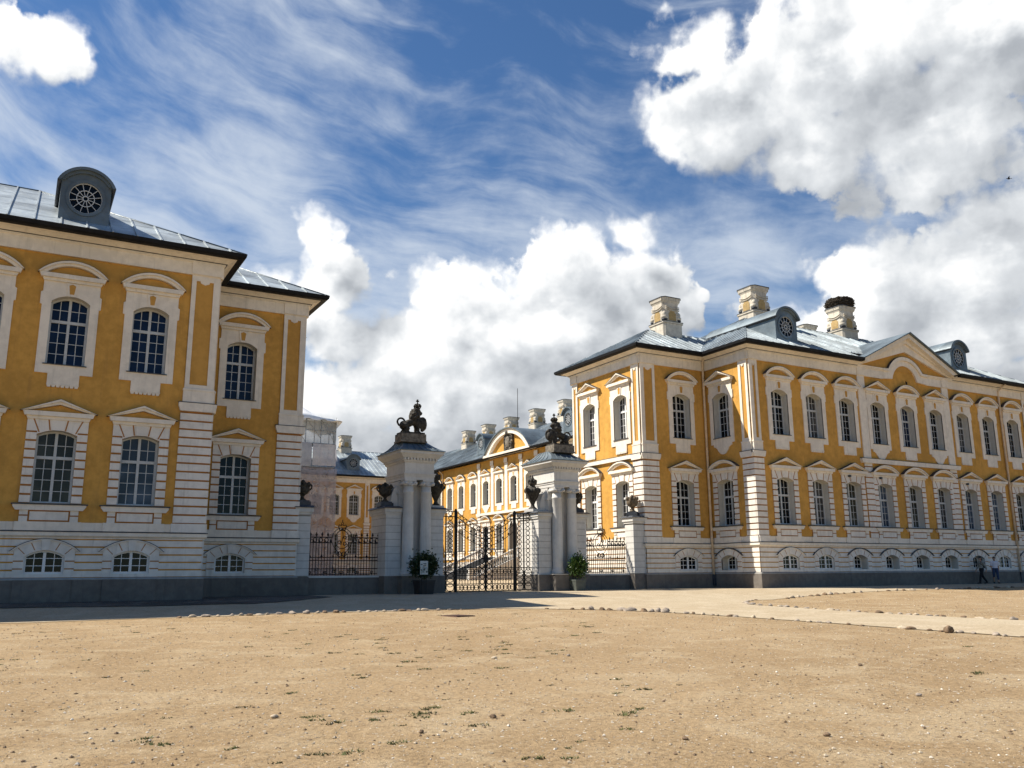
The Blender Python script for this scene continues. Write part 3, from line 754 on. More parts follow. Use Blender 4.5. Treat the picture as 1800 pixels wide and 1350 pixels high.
inner = [(gx-2.3, 13.34)] + arcx(1.28, 13.42, 14.42)[::-1] + [(gx+2.3, 13.34)]
mb.prism(outer + mid, -.24, 0, WHT); mb.prism(mid[::-1] + inner, -.12, 0, WHT)
ro = [(gx+2.26, 14.05)] + arcx(1.77, 14.07, 15.045) + [(gx-2.26, 14.05)]
mb.prism(ro + outer[::-1], -.25, 0, LEAD)
mb.build('gable', RB, f.loc, 0)
mb = MB()
for (a, b) in (((gl_-.55, 14.24), (gx+.15, 16.68)), ((gr_+.55, 14.24), (gx+.15, 16.68))):
    v = [(a[0], -.80, a[1]), (b[0], -.80, b[1]), (b[0], 5.6, b[1]), (a[0], .6, a[1])]
    mb.add(v + [(p[0], p[1], p[2]-.07) for p in v], [(0, 1, 2, 3), (4, 7, 6, 5), (0, 4, 5, 1), (1, 5, 6, 2), (2, 6, 7, 3), (3, 7, 4, 0)], ROOFD)
mb.build('gable_roof', RB, f.loc, 0)
for u, k in ((8.25, 0), (11.15, 1), (20.05, 2)):
    mb = MB(); mb.box(u-.48, u-.34, -.22, -.08, 6.64, 6.73, LEAD); mb.prism([(u-.49, 6.73), (u-.33, 6.73), (u-.36, 6.77), (u-.46, 6.77)], -.235, -.06, LEAD); mb.build('wall_lamp', RB, f.loc, 0)
f = Facade(RB, 31.9, YR, 0, 5.1); f.ext0 = 1
f.bay(3.1, ('arc', 'teeth'), 'tri', .12, (GL_DARK, GL_DARK, GL_DARK), None, .5); f.pil = [(0, 1.15, True, True, 13.33, 1, 0)]; f.build()
f = Facade(RB, 37.0, YR, -math.pi/2, 3.85); f.ext1 = 1
f.bay(1.4, ('tri', 'scroll'), 'arc', .5, (GL_DARK, GL_DARK, GL_DARK), None, .5); f.pil = [(3.0, 3.85, True, True, 13.33, 0, 0)]; f.build()
f = Facade(RB, 31.9, 48.2, -math.pi/2, 7.35); f.ext1 = 1
for u in (2.0, 5.35): f.bay(u, ('tri', 'teeth'), 'arc', 0, (GL_CURT, GL_CURT, GL_DARK), FRW, .45)
f.pil = [(0, .75, True, True), (6.5, 7.35, True, True, 13.33, 0, 0)]; f.build()
mb = MB(); mb.prism([(.2, 7.62), (7.1, 7.62), (7.1, 7.86), (.2, 7.86)], -.16, 0, WHT); mb.box(.2, 7.1, -.17, 0, 7.86, 7.885, LEAD); mb.build('string_course', RB, f.loc, f.rot)
f = Facade(RB, 65.1, 40.85, 0, 12); f.ext0 = 0
for u in (2.4, 5.4, 8.4): f.bay(u, ('arc', 'teeth'), 'tri', .12)
f.build()
mb = MB()
for (p, q) in (((31.9, 48.2), (48.3, 48.2)), ((65.1, YP), (65.1, 40.85)), ((77.1, 40.85), (77.1, 60))):
    mb.add([(p[0]-50, p[1]-44, -.5), (q[0]-50, q[1]-44, -.5), (q[0]-50, q[1]-44, 14.1), (p[0]-50, p[1]-44, 14.1)], [(0, 1, 2, 3)], OCH)
mb.build('side_wall', RB, recalc=False)
full = [(77.1, YR), (65.1, YR), (65.1, YP), (37.0, YP), (37.0, YR), (31.9, YR), (31.9, 48.2), (48.3, 48.2), (48.3, 76.0)]
trim(RB, full, -1, ent=False, gut=False)
trim(RB, [(77.1, YR), (65.1, YR), (65.1, YP), (56.25, YP)], -1, gut=False, low=False)
for (a_, b_) in ((56.25, 53.45), (48.95, 46.45)):
    mb = MB(); mb.sweep([(a_-50, YP-44), (b_-50, YP-44)], ENT_LOW, WHT, sign=-1); mb.build('cornice', RB)
trim(RB, [(46.45, YP), (37.0, YP), (37.0, YR), (31.9, YR), (31.9, 48.2), (48.3, 48.2), (48.3, 76.0)], -1, gut=False, low=False)
trim(RB, [(77.1, YR), (65.1, YR), (65.1, YP), (56.3, YP)], -1, ent=False, low=False)
trim(RB, [(46.4, YP), (37.0, YP), (37.0, YR), (31.9, YR), (31.9, 48.2), (48.3, 48.2), (48.3, 116)], -1, ent=False, low=False)
hip_roof(RB, 36.15, 65.95, 36.15, 52.25, 14.29, .55, seam=.62, faces='blr')
mb = MB(); zf = lambda y: 14.29 + (y-36.15)*.55
P3 = lambda x, y: (x-50, y-44, zf(y))
for q in ([(36.15, 36.15), (46.3, 36.15), (46.3, 44.2), (44.2, 44.2)], [(46.3, 37.3), (56.35, 37.3), (56.35, 44.2), (46.3, 44.2)], [(56.35, 36.15), (65.95, 36.15), (57.9, 44.2), (56.35, 44.2)]):
    roof_face(mb, [P3(*p) for p in q], .62)
mb.build('roof', RB, recalc=False)
hip_roof(RB, 31.05, 41.0, 40.0, 49.05, 14.29, .55, hipr=False, faces='fbl', seam=.62)
hip_roof(RB, 60, 78, 40.0, 52, 14.29, .55, hipl=False, faces='fbr')
dormer(RB, 41.05, 37.55, 15.0, 0, 6); dormer(RB, 58.4, 37.55, 15.0, 0, 6)
for x in (37.0, 45.3, 54.5): chimney(RB, x, 44.3, {37.0: 19.0, 45.3: 21.1, 54.5: 20.95}[x], 1.0 if x < 40 else 1.08)
chimney(RB, 56.2, 49.4, 21.0)
downpipe(RB, 36.78, 40.68, .75, 13.9, -.25, -.5); downpipe(RB, 61.55, 36.88, .75, 13.75, .1, -.55)
# court wing front (seen through the gate): u = 116 - Y
f = Facade(RB, 48.3, 116, -math.pi/2, 67.8)
cu = lambda y: 116 - y
ys = [112.0, 108.6, 105.3, 101.9, 98.6, 95.25, 91.95] + [88.65, 85.25, 81.85] + [78.5, 75.2, 71.9, 68.6, 65.3, 62.0, 58.7, 55.4]
for y in ys:
    mid = abs(y - 85.25) < 4
    f.bay(cu(y), ('tri' if mid or 90 < y < 93 or 77 < y < 80 else 'arc', 'scroll' if 90 < y < 93 else 'teeth'), 'arc' if abs(y-85.25) < 8 else 'tri', .3 if y > 95 else 0, (GL_DARK, GL_CURT, GL_DARK), FRM, .5)
f.pil = [(cu(y)-.4, cu(y)+.4, False, abs(y-85.25) > 6, 13.33) for y in (93.7, 90.3, 86.95, 83.55, 80.2, 76.8)]
f.build()
mb = MB(); mb.prism([(cu(94.2), 7.62), (cu(76.3), 7.62), (cu(76.3), 7.9), (cu(94.2), 7.9)], -.2, 0, WHT); mb.build('string_course', RB, f.loc, f.rot)
c = cu(85.6); A = [(c+p[0], p[1]) for p in arc_pts(5.3, 14.33, 17.0, 24)]
mb = MB(); mb.cap([A], -.3, OCH); ai = [(c+p[0], p[1]) for p in arc_pts(4.5, 14.33, 16.45, 24)][::-1]
mb.prism(A + ai, -.75, 0, WHT); ao = [(c+p[0], p[1]) for p in arc_pts(5.45, 14.3, 17.12, 24)]
mb.prism(ao + A[::-1], -.95, 6, ROOFD); mb.prism([(c-5.4, 14.2), (c+5.4, 14.2), (c+5.4, 14.45), (c-5.4, 14.45)], -.95, 0, WHT)
mb.build('segmental_pediment', RB, f.loc, f.rot)
mb = MB(); rr = random.Random(3)
mb.prism([(c-.95, 14.5), (c+.95, 14.5), (c+1.0, 16.2), (c+.6, 16.75), (c-.6, 16.75), (c-1.0, 16.2)], -.55, -.3, BRZ)
mb.ell((c, -.6, 15.5), (.5, .15, .65), STB); mb.ell((c, -.65, 16.55), (.5, .15, .28), BRZ)
for k in range(46):
    mb.ell((c+rr.uniform(-.9, .9), -.56, rr.uniform(14.6, 16.6)), (rr.uniform(.06, .2), .1, rr.uniform(.06, .22)), rr.choice((STB, BRZ)), None, 8, 5)
mb.build('stone_coat_of_arms', RB, f.loc, f.rot)
mb = MB()
dL = arch(.95, .4, 6.2, 7.0, 10)
mb.prism([(cu(85.25)-1.3, 2.9), (cu(85.25)+1.3, 2.9), (cu(85.25)+1.3, 7.3), (cu(85.25)-1.3, 7.3)], -.13, -.12, WHT)
hip_roof(RB, 47.45, 64.0, 50.0, 122, 14.29, .545, axis='y', hipl=False, hipr=False, joints=False, name='court_roof')
for y in (111.2, 105.1, 98.7, 92.1, 85.4, 79): chimney(RB, 55.6, y, 20.95, 1.05)
dormer(RB, 48.9, 94.5, 15.55, -math.pi/2, 6); dormer(RB, 48.9, 74.8, 15.55, -math.pi/2, 6)
downpipe(RB, 48.2, 104.0, .7, 13.7, -.5, 0)
mb = MB(); mb.tube([(55.6-50, 97-44, 18), (55.6-50, 97-44, 24.6)], .04, IRON, 6); mb.build('lightning_rod', RB)

# ------------------------------------------------------------------ rear range across the far end of the court
RR = thing('palace_wing', (34, 118, 0), 'ochre palace range across the far courtyard end, above the left iron fence', 'palace wing')
f = Facade(RR, 14, 116, 0, 34.3)
for x in (17.5, 20.8, 24.1, 28.7, 32.0, 35.1, 37.55, 40.35, 44.0, 46.9):
    f.bay(x-14, ('arc' if x > 42 else 'tri', 'scroll'), 'tri', .3, (GL_GREEN, GL_GREEN, GL_DARK), FRM, .3)
f.pil = [(41.85-14, 42.65-14, True, True), (30.0-14, 30.8-14, True, True)]; f.build()
trim(RR, [(14, 116), (48.3, 116)])
hip_roof(RR, 12, 64, 115.15, 131.2, 14.29, .55, hipl=True, joints=False)
dormer(RR, 40.35, 116.7, 15.15, 0, 6); chimney(RR, 41.2, 123.2, 20.9, 1.05); chimney(RR, 51.5, 123.2, 20.9, 1.05)

# ------------------------------------------------------------------ ground, paths
def hgt(X, Y):
    X = np.asarray(X, float); Y = np.asarray(Y, float)
    t = np.clip((36.5 - Y)/8, 0, 1); b = -.30*(t*t*(3-2*t)) - .30*np.clip((29-Y)/26, 0, 1.6)
    r = np.clip((X-30)/14, 0, 1); r = r*r*(3-2*r)
    b = b + r*.15*np.exp(-((Y-28)/6.5)**2)
    b = b + .02*np.sin(X*.42+1)*np.sin(Y*.37)*np.clip((34-Y)/6, 0, 1)
    c = np.clip((Y-44)/40, 0, 1); return b + .30*c
def h1(x, y): return float(hgt(x, y))
def grid_mesh(name, xs, ys, m, off=0.0):
    X, Y = np.meshgrid(xs, ys); Z = hgt(X, Y) + off; nx, ny = len(xs), len(ys)
    v = np.stack([X.ravel(), Y.ravel(), Z.ravel()], 1)
    i = np.arange((nx-1)*(ny-1)); r, c = i//(nx-1), i % (nx-1); a = r*nx + c
    f = np.stack([a, a+1, a+nx+1, a+nx], 1)
    me = bpy.data.meshes.new(name); me.from_pydata(v.tolist(), [], f.tolist()); me.materials.append(m)
    me.polygons.foreach_set('use_smooth', [True]*len(f)); me.update(); return me
def sand(name, c1, c2, c3, grain=1.0, fleck=.5):
    m, T, b = new_mat(name); P = pos(T)
    big = T.noise(P, .16, 5, .62); mid = T.noise(P, .9, 6, .65, .5); fine = T.noise(P, 14, 6, .7); vfine = T.noise(P, 90, 3, .6)
    col = T.mix(T.mr(big, .36, .64), c1, c2); col = T.mix(T.m('MULTIPLY', T.mr(mid, .46, .64), .85), col, c3)
    col = T.mix(T.m('MULTIPLY', T.mr(fine, .50, .66), .60), col, tuple(x*.55 for x in c2))
    col = T.mix(T.m('MULTIPLY', T.mr(fine, .50, .34), .50), col, tuple(min(1, x*1.3) for x in c1))
    v = T.voro(P, 26, 'F1'); vc = T.voro(P, 26, 'F1', out='Color'); sx = T.sep(vc)[0]
    fl = T.m('MULTIPLY', T.m('LESS_THAN', v, .26), T.m('GREATER_THAN', sx, 1 - .30*fleck))
    col = T.mix(fl, col, T.mix(T.sep(vc)[1], (.13, .09, .06, 1), (.72, .66, .56, 1)))
    v2 = T.voro(P, 9, 'F1'); vc2 = T.voro(P, 9, 'F1', out='Color')
    fl2 = T.m('MULTIPLY', T.m('LESS_THAN', v2, .17), T.m('GREATER_THAN', T.sep(vc2)[0], 1 - .28*fleck))
    col = T.mix(fl2, col, T.mix(T.sep(vc2)[1], (.15, .10, .07, 1), (.66, .60, .50, 1)))
    T.put(b.inputs['Base Color'], col); b.inputs['Roughness'].default_value = .95; b.inputs['Specular IOR Level'].default_value = .12
    hh = T.m('ADD', T.m('MULTIPLY', fine, .9), T.m('MULTIPLY', vfine, .35)); hh = T.m('ADD', hh, T.m('MULTIPLY', mid, 1.4)); hh = T.m('ADD', hh, T.m('MULTIPLY', fl, .35)); hh = T.m('ADD', hh, T.m('MULTIPLY', fl2, .5))
    bump(T, b, hh, .55*grain, .035); return m
SAND = sand('packed_sand', (.375, .268, .152), (.32, .222, .120), (.435, .332, .205), 2.0, 1.0)
PATH = sand('pale_fine_gravel', (.43, .355, .245), (.39, .31, .205), (.47, .39, .275), .35, .12)
COBB = sand('rough_field_cobbles', (.12, .11, .095), (.08, .073, .063), (.17, .155, .135), 2.2, .5)
GSND = sand('courtyard_gravel', (.44, .35, .23), (.40, .31, .20), (.47, .39, .27), .6, .2)
gx_ = np.concatenate([[-600, -300, -150, -80, -50], np.arange(-36, 84.1, .5), [95, 120, 180, 300, 600]])
gy_ = np.concatenate([[-500, -200, -90, -40, -20], np.arange(-12, 46.1, .5), [50, 60, 75, 95, 130, 200, 400, 700]])
tag(link('sand_ground', grid_mesh('sand_ground', gx_, gy_, SAND)), kind='structure')
def ribbon(name, A, B, m, off, n=6):
    """sheet between two polylines of equal length, laid on the ground"""
    v = []; f = []
    for i, (p, q) in enumerate(zip(A, B)):
        for k in range(n+1):
            t = k/n; x = p[0]+(q[0]-p[0])*t; y = p[1]+(q[1]-p[1])*t; v.append((x, y, h1(x, y)+off))
    for i in range(len(A)-1):
        for k in range(n):
            a = i*(n+1)+k; f.append((a, a+1, a+n+2, a+n+1))
    me = bpy.data.meshes.new(name); me.from_pydata(v, [], f); me.materials.append(m)
    me.polygons.foreach_set('use_smooth', [True]*len(f)); me.update()
    return tag(link(name, me), kind='structure')
def jit(p, s=.10): return (p[0]+rnd.uniform(-s, s), p[1]+rnd.uniform(-s, s))
# path along the front, cobbled strip at the wall foot, path on the axis of the gate
A = [(-36+.6*i, 28.9 + .12*math.sin(i*.7) + rnd.uniform(-.07, .07)) for i in range(87)]           # x -36 .. 15.6
ribbon('gravel_path', A, [(x, 42.0) for x, y in A], PATH, .012, 16)
ys_ = [33 - .5*i for i in range(90)]
def west(y):
    return 15.6 + 3.95*(1 - math.exp(-max(0, 29.0-y)/2.6)) + rnd.uniform(-.06, .06) if y < 29 else 15.6
def east(y):
    return 24.85 + .5*math.exp(-((y-24)/3)**2) + (6.5*max(0, (y-25.2)/5.6)**1.7 if y > 25.2 else 0) + rnd.uniform(-.06, .06)
yy = [y for y in ys_ if y <= 29.5 and y > -11]
ribbon('axis_path', [(west(y), y) for y in yy], [(min(east(y), 36), y) for y in yy], PATH, .016, 10)
A = [(15.6+.6*i, 29.4) for i in range(110)]
def north(x): return 29.4 if x < 30.2 else 29.5 + 2.2*(1-math.exp(-(x-30.2)/4.5)) + rnd.uniform(-.06, .06)
ribbon('front_path', [(x, north(x)) for x, _ in A], [(x, 42.0) for x, y in A], PATH, .013, 16)
ribbon('cobbled_strip', [(-36+.4*i, 34.0 - .5*min(1, max(0, (-36+.4*i)/5)) + rnd.uniform(-.14, .14)) for i in range(108)], [(-36+.4*i, 37.2) for i in range(108)], COBB, .03, 14)
ribbon('cobbled_strip', [(6.8+.4*i, 33.5 + 3.2*max(0, (i-3)/10)**1.4 + rnd.uniform(-.12, .12)) for i in range(14)], [(6.8+.4*i, 41.4) for i in range(14)], COBB, .03, 18)
ribbon('courtyard_ground', [(11.5+.9*i, 42.6) for i in range(42)], [(11.5+.9*i, 116.2) for i in range(42)], GSND, .02, 40)

# ------------------------------------------------------------------ border stones, each its own thing
def rock_mesh(seed, m):
    r = random.Random(seed); bm = bmesh.new(); bmesh.ops.create_icosphere(bm, subdivisions=2, radius=1)
    ph = [r.uniform(0, 6) for _ in range(6)]
    for v in bm.verts:
        p = v.co; k = 1 + .16*math.sin(2.3*p.x+ph[0])*math.sin(2.1*p.y+ph[1]) + .12*math.sin(4*p.z+ph[2]+3*p.x) + .07*math.sin(6*p.y+ph[3])
        v.co = p*k; v.co.z = max(v.co.z, -.35)
    me = bpy.data.meshes.new('stone'); bm.to_mesh(me); bm.free(); me.materials.append(m)
    for p in me.polygons: p.use_smooth = r.random() < .75
    return me
ROCK2 = simple('pale_field_stone', (.40, .33, .24), .9, 0, .3, 9, .2, .5); ROCK3 = simple('brown_field_stone', (.18, .125, .08), .9, 0, .35, 9, .2, .5)
RM = [rock_mesh(i, (ROCK, ROCK2, ROCK3)[i % 3]) for i in range(9)]
def stone(x, y, s, label, group, flat=.6, dz=0.0):
    o = link('border_stone', RM[rnd.randrange(9) if flat < .8 else rnd.choice((0, 2, 3, 5, 6, 8))], None, (x, y, h1(x, y) + .012 + s*.16 + dz), rnd.uniform(0, 6.28))
    o.location.z -= s*flat*rnd.uniform(.0, .45); o.scale = (s*rnd.uniform(.8, 1.7), s*rnd.uniform(.7, 1.1), s*flat*rnd.uniform(.7, 1.2)); return tag(o, label, 'stone', group)
x = 4.6
while x < 14.2:
    stone(x, 28.85 + rnd.uniform(-.08, .08), rnd.uniform(.06, .12), 'rounded stone in the row edging the sand along the shaded path', 'stones edging the sand left of the gate'); x += rnd.uniform(.22, .5)
y = 27.8
while y > 11.5:
    big = 23.5 < y < 27
    s = rnd.uniform(.10, .16) if big else rnd.uniform(.05, .10)
    if rnd.random() < .9: stone(west(y), y, s, 'dark rounded stone in the cluster edging the sand before the gate' if big else 'low half-buried stone in the row along the near edge of the path', 'stones edging the near side of the path', .85 if big else .6)
    y -= rnd.uniform(.2, .42) if big else rnd.uniform(.22, .55)
y = 30.0
while y > 13:
    if rnd.random() < .85: stone(east(y)+.05, y, rnd.uniform(.07, .13), 'flat pale stone edging the rounded corner of the sand field at right', 'stones edging the far sand field', .5)
    y -= rnd.uniform(.22, .55)
x = 30.8
while x < 52:
    if rnd.random() < .85: stone(x, north(x)-.1, rnd.uniform(.08, .15), 'dark stone in the row edging the sand before the long wing', 'stones edging the sand before the long wing', .75)
    x += rnd.uniform(.3, .75)
br = link('boulder', rock_mesh(45, ROCK3), None, (19.35, 13.5, h1(19.35, 13.5)+.05), .6); br.scale = (.13, .11, .125); tag(br, 'largest brown boulder standing alone on the path edge at right', 'boulder')

# pebbles and tufts: uncountable ground cover
def pebbles():
    V = []; F = []; MI = []
    base = [(1, 0, 0), (0, 1, 0), (-1, 0, 0), (0, -1, 0), (0, 0, .8), (0, 0, -.6)]; fs = [(0, 1, 4), (1, 2, 4), (2, 3, 4), (3, 0, 4), (1, 0, 5), (2, 1, 5), (3, 2, 5), (0, 3, 5)]
    r = random.Random(5); n = 0
    while n < 26000:
        x = r.uniform(-9, 45); y = r.uniform(3.0, 30.5)
        if r.random() > min(1, 9.0/max(y, 3))**.7: continue
        if (15 < x < 19.4 and y > 26) or y > 28.4 and x < 25 or 19.4 <= x < 25.6 or (x >= 25.6 and (y < 13 or y > 29 and x < 31)): continue
        s = min(.005*math.exp(r.gauss(.55, .5)), .024); k = len(V); a = r.uniform(0, 6.28); ca, sa = math.cos(a), math.sin(a); z = h1(x, y)
        for p in base:
            q = (p[0]*s*r.uniform(.8, 1.5), p[1]*s*r.uniform(.7, 1.1), p[2]*s*r.uniform(.6, 1)); V.append((x+q[0]*ca-q[1]*sa, y+q[0]*sa+q[1]*ca, z+q[2]+s*.25))
        F += [tuple(i+k for i in f) for f in fs]; c = r.choice((0, 1, 1, 2, 2)); MI += [c]*8; n += 1
    me = bpy.data.meshes.new('pebbles'); me.from_pydata(V, [], F)
    for m in (simple('white_pebble', (.58, .52, .43), .9, 0, .3, 9), ROCK3, ROCK2): me.materials.append(m)
    me.polygons.foreach_set('material_index', MI); me.update(); return tag(link('pebbles', me), kind='stuff')
pebbles()
for (x, y, s) in ((19.2, 4.6, .05), (6.9, 6.2, .045), (5.6, 6.7, .04), (7.3, 13.6, .06), (8.6, 13.3, .05), (2.6, 9.8, .05), (4.6, 8.6, .05), (9.9, 7.4, .05), (3.6, 8.2, .04), (8.4, 4.9, .055), (11.9, 9.9, .05)):
    o = link('loose_stone', RM[rnd.randrange(9)], None, (x, y, h1(x, y)+s*.3), rnd.uniform(0, 6)); s *= .62; o.scale = (s*1.3, s, s*.8); tag(o, 'small loose stone lying on the open sand', 'stone', 'loose stones on the open sand')
GRASS = simple('dry_grass', (.075, .082, .028), .8, 0, .5, 3, .2, 0)
def grass():
    r = random.Random(11); V = []; F = []
    spots = [(5.3, 16.1, 1), (6.2, 15.4, 1), (5.9, 14, 1), (8.2, 15, 1), (4.04, 9.2, 1.2), (4.3, 9.5, 1), (3.7, 9.6, .9), (3.5, 9.1, .8), (4.5, 9.0, .9), (5.5, 8.6, .9), (6.0, 8.1, 1.1), (6.3, 8.3, .8), (12.6, 8.4, 1.1), (16.6, 11.2, .9), (11.3, 17.2, 1), (13.1, 19.3, 1.2), (12.2, 17.6, 1)]
    for _ in range(150):
        y = r.uniform(5, 26); spots.append((r.uniform(-.1, .75)*y + r.uniform(-1, 1), y, r.uniform(.35, .9)))
    for (x, y, k) in spots:
        if x > 19 or (x > 15.6 and y > 25.5): continue
        for _ in range(int(60*k)):
            c_ = r.randrange(4); a = .09*k*math.sin(c_*2.1+x*7) + r.gauss(0, .035*k); b = .05*k*math.cos(c_*1.7+y*9) + r.gauss(0, .03*k); px, py = x+a, y+b; z = h1(px, py); hh = r.uniform(.008, .032)*k; w = r.uniform(0, 6.28); l = hh*r.uniform(.8, 2.4); n = len(V)
            dx, dy = math.cos(w)*.008, math.sin(w)*.008
            V += [(px-dx, py-dy, z), (px+dx, py+dy, z), (px+l*math.sin(w), py-l*math.cos(w), z+hh)]; F.append((n, n+1, n+2))
    me = bpy.data.meshes.new('grass_tufts'); me.from_pydata(V, [], F); me.materials.append(GRASS); me.update(); return tag(link('grass_tufts', me), kind='stuff')
grass()

# ------------------------------------------------------------------ gate piers
AX = 21.77
def gate_pier(cx, label, flip):
    t = thing('gate_pier', (cx, 41.5, 0), label, 'gate pier', 'stone piers of the gate'); Y = lambda y: y-41.5
    mb = MB()
    mb.box(-1.62, 1.62, Y(40.62), Y(42.9), -.3, .86, PLI); mb.box(-.92, .92, Y(40.1), Y(40.64), -.3, .86, PLI); mb.box(-.98, .98, Y(40.08), Y(42.95), .86, .9, STO); mb.box(-1.6, 1.6, Y(40.68), Y(42.85), .861, .898, STO)
    mb.build('plinth', t)
    for s in (-1, 1):                                    # banded side blocks with a lead-covered cap
        mb = MB(); a, b = (s*.74, s*1.55); x0, x1 = min(a, b), max(a, b)
        mb.box(x0+.03, x1-.03, Y(40.79), Y(42.76), .9, 3.9, STOD); z = .9
        while z < 3.75: mb.box(x0, x1, Y(40.75), Y(42.8), z, z+.325, STO); z += .345
        e0, e1 = (x0-.1, x1) if s < 0 else (x0, x1+.1)
        mb.box(e0+.04*(s < 0), e1-.04*(s > 0), Y(40.70), Y(42.85), 3.84, 3.95, STO); mb.box(e0, e1, Y(40.62), Y(42.92), 3.95, 4.14, STO)
        e0, e1 = (e0-.1, e1) if s < 0 else (e0, e1+.1)
        mb.taper(e0, e1, Y(40.5), Y(43.0), 4.14, e0+.12, e1-.12, Y(40.7), Y(42.8), 4.24, LEAD)
        mb.build('side_block', t)
        # sweeping bracket between side block and tower
        mb = MB(); p = [(s*.74, 4.2), (s*1.14, 4.2), (s*1.14, 4.4)] + [(s*(1.14 - .36*(1-math.cos(k*math.pi/16))), 4.4 + .9*math.sin(k*math.pi/16)) for k in range(1, 9)] + [(s*.74, 5.4)]
        mb.prism(p, Y(41.2), Y(42.4), STO, back=True); mb.build('bracket', t)
    mb = MB(); mb.box(-.80, .80, Y(40.98), Y(42.75), .9, 5.52, STO); mb.box(-.86, .86, Y(40.94), Y(42.79), 4.86, 4.95, STO); mb.box(-.19, .19, Y(40.9), Y(41), .95, 5.4, STO); mb.build('tower', t)
    for s in (-1, 1):
        mb = MB(); x = s*.475
        prof = [(.33, .9), (.36, .93), (.36, 1.0), (.32, 1.04), (.33, 1.08), (.33, 1.13), (.295, 1.17), (.29, 1.3), (.29, 2.3), (.275, 3.6), (.25, 4.9), (.275, 4.93), (.275, 4.98), (.25, 5.0), (.25, 5.3)]
        mb.lathe(prof, STO, x, Y(40.55), 0, 24)
        c = link('column', mb.mesh('column'), t)
        mb = MB(); mb.box(x-.30, x+.30, Y(40.24), Y(40.86), 5.47, 5.55, STO)
        mb.lathe([(.25, 5.28), (.28, 5.36), (.30, 5.47)], STO, x, Y(40.55), 0, 20)
        for q in (-1, 1):
            mb.tube([(x+q*.25, Y(40.24), 5.36), (x+q*.25, Y(40.86), 5.36)], .105, STO, 10)
            mb.tube([(x+q*.25, Y(40.20), 5.36), (x+q*.25, Y(40.25), 5.36)], .05, STO, 8)
        mb.tube([(x-.18, Y(40.25), 5.33), (x, Y(40.25), 5.26), (x+.18, Y(40.25), 5.33)], .035, STO, 6)
        mb.build('capital', c)
    mb = MB(); box = lambda w, y0, y1, z0, z1, m=STO: mb.box(-w, w, Y(y0), Y(y1), z0, z1, m)
    box(.80, 40.28, 42.78, 5.55, 5.72); box(.83, 40.25, 42.81, 5.72, 5.82); box(.87, 40.21, 42.85, 5.82, 5.88); box(.79, 40.29, 42.77, 5.88, 6.38)
    mb.taper(-.79, .79, Y(40.29), Y(42.77), 6.38, -.87, .87, Y(40.21), Y(42.85), 6.46, STO); box(.87, 40.21, 42.85, 6.46, 6.52)
    for i in range(11):
        x = -.85 + 1.7*i/10; mb.box(x-.045, x+.045, Y(40.12), Y(40.22), 6.52, 6.63, STO)
    for i in range(16):
        y = 40.25 + 2.55*i/15
        for s in (-1, 1): mb.box(min(s*.86, s*.95), max(s*.86, s*.95), Y(y-.045), Y(y+.045), 6.52, 6.63, STO)
    box(.86, 40.22, 42.84, 6.52, 6.63); mb.taper(-.96, .96, Y(40.12), Y(42.94), 6.63, -1.16, 1.16, Y(39.93), Y(43.1), 6.83, STO); box(1.18, 39.91, 43.12, 6.83, 6.96)
    mb.build('entablature', t)
    mb = MB(); lv = [(1.24, 1.66, 6.96), (1.24, 1.66, 7.0), (1.02, 1.36, 7.12), (.84, 1.05, 7.28), (.74, .72, 7.45), (.70, .50, 7.55)]
    for i in range(len(lv)-1):
        (w, d, z), (w2, d2, z2) = lv[i], lv[i+1]; mb.taper(-w, w, -d+.01, d+.01, z, -w2, w2, -d2+.01, d2+.01, z2, ROOFD)
    for k in (-.66, -.33, 0, .33, .66):
        mb.tube([(k*w*1.0, -d+.01, z+.02) for (w, d, z) in lv[1:]], .018, ROOFD, 5)
        mb.tube([(-w, k*d, z+.02) for (w, d, z) in lv[1:]], .018, ROOFD, 5)
    mb.build('roof', t); return t
gate_pier(AX-4.37, 'shaded white gate pier with paired columns, carrying a lion, left of the iron gate', 1)
gate_pier(AX+4.37, 'white gate pier with paired columns and gate shadows on its side, right of the gate', -1)

# ------------------------------------------------------------------ voxel-fused figures
def fuse(mb, name, voxel, smooth=2, noise=0.0, nscale=6.0):
    me = mb.mesh('tmp', recalc=True); o = bpy.data.objects.new('tmp', me); COL.objects.link(o)
    r = o.modifiers.new('r', 'REMESH'); r.mode = 'VOXEL'; r.voxel_size = voxel; r.use_smooth_shade = True
    if smooth: s = o.modifiers.new('s', 'SMOOTH'); s.iterations = smooth; s.factor = .5
    if noise:
        tx = bpy.data.textures.new('n', 'CLOUDS'); tx.noise_scale = 1/nscale; d = o.modifiers.new('d', 'DISPLACE'); d.texture = tx; d.strength = noise; d.mid_level = .5; d.texture_coords = 'LOCAL'
    bpy.context.view_layer.update(); dg = bpy.context.evaluated_depsgraph_get()
    out = bpy.data.meshes.new_from_object(o.evaluated_get(dg)); out.name = name
    bpy.data.objects.remove(o); out.materials.clear()
    for m in mb.mats[:1]: out.materials.append(m)
    for p in out.polygons: p.material_index = 0; p.use_smooth = True
    return out
def limb(mb, pts, m, seg=10):
    mb.tube([p[:3] for p in pts], [p[3] for p in pts], m, seg)
    for p in pts: mb.ell(p[:3], (p[3],)*3, m, None, 10, 7)
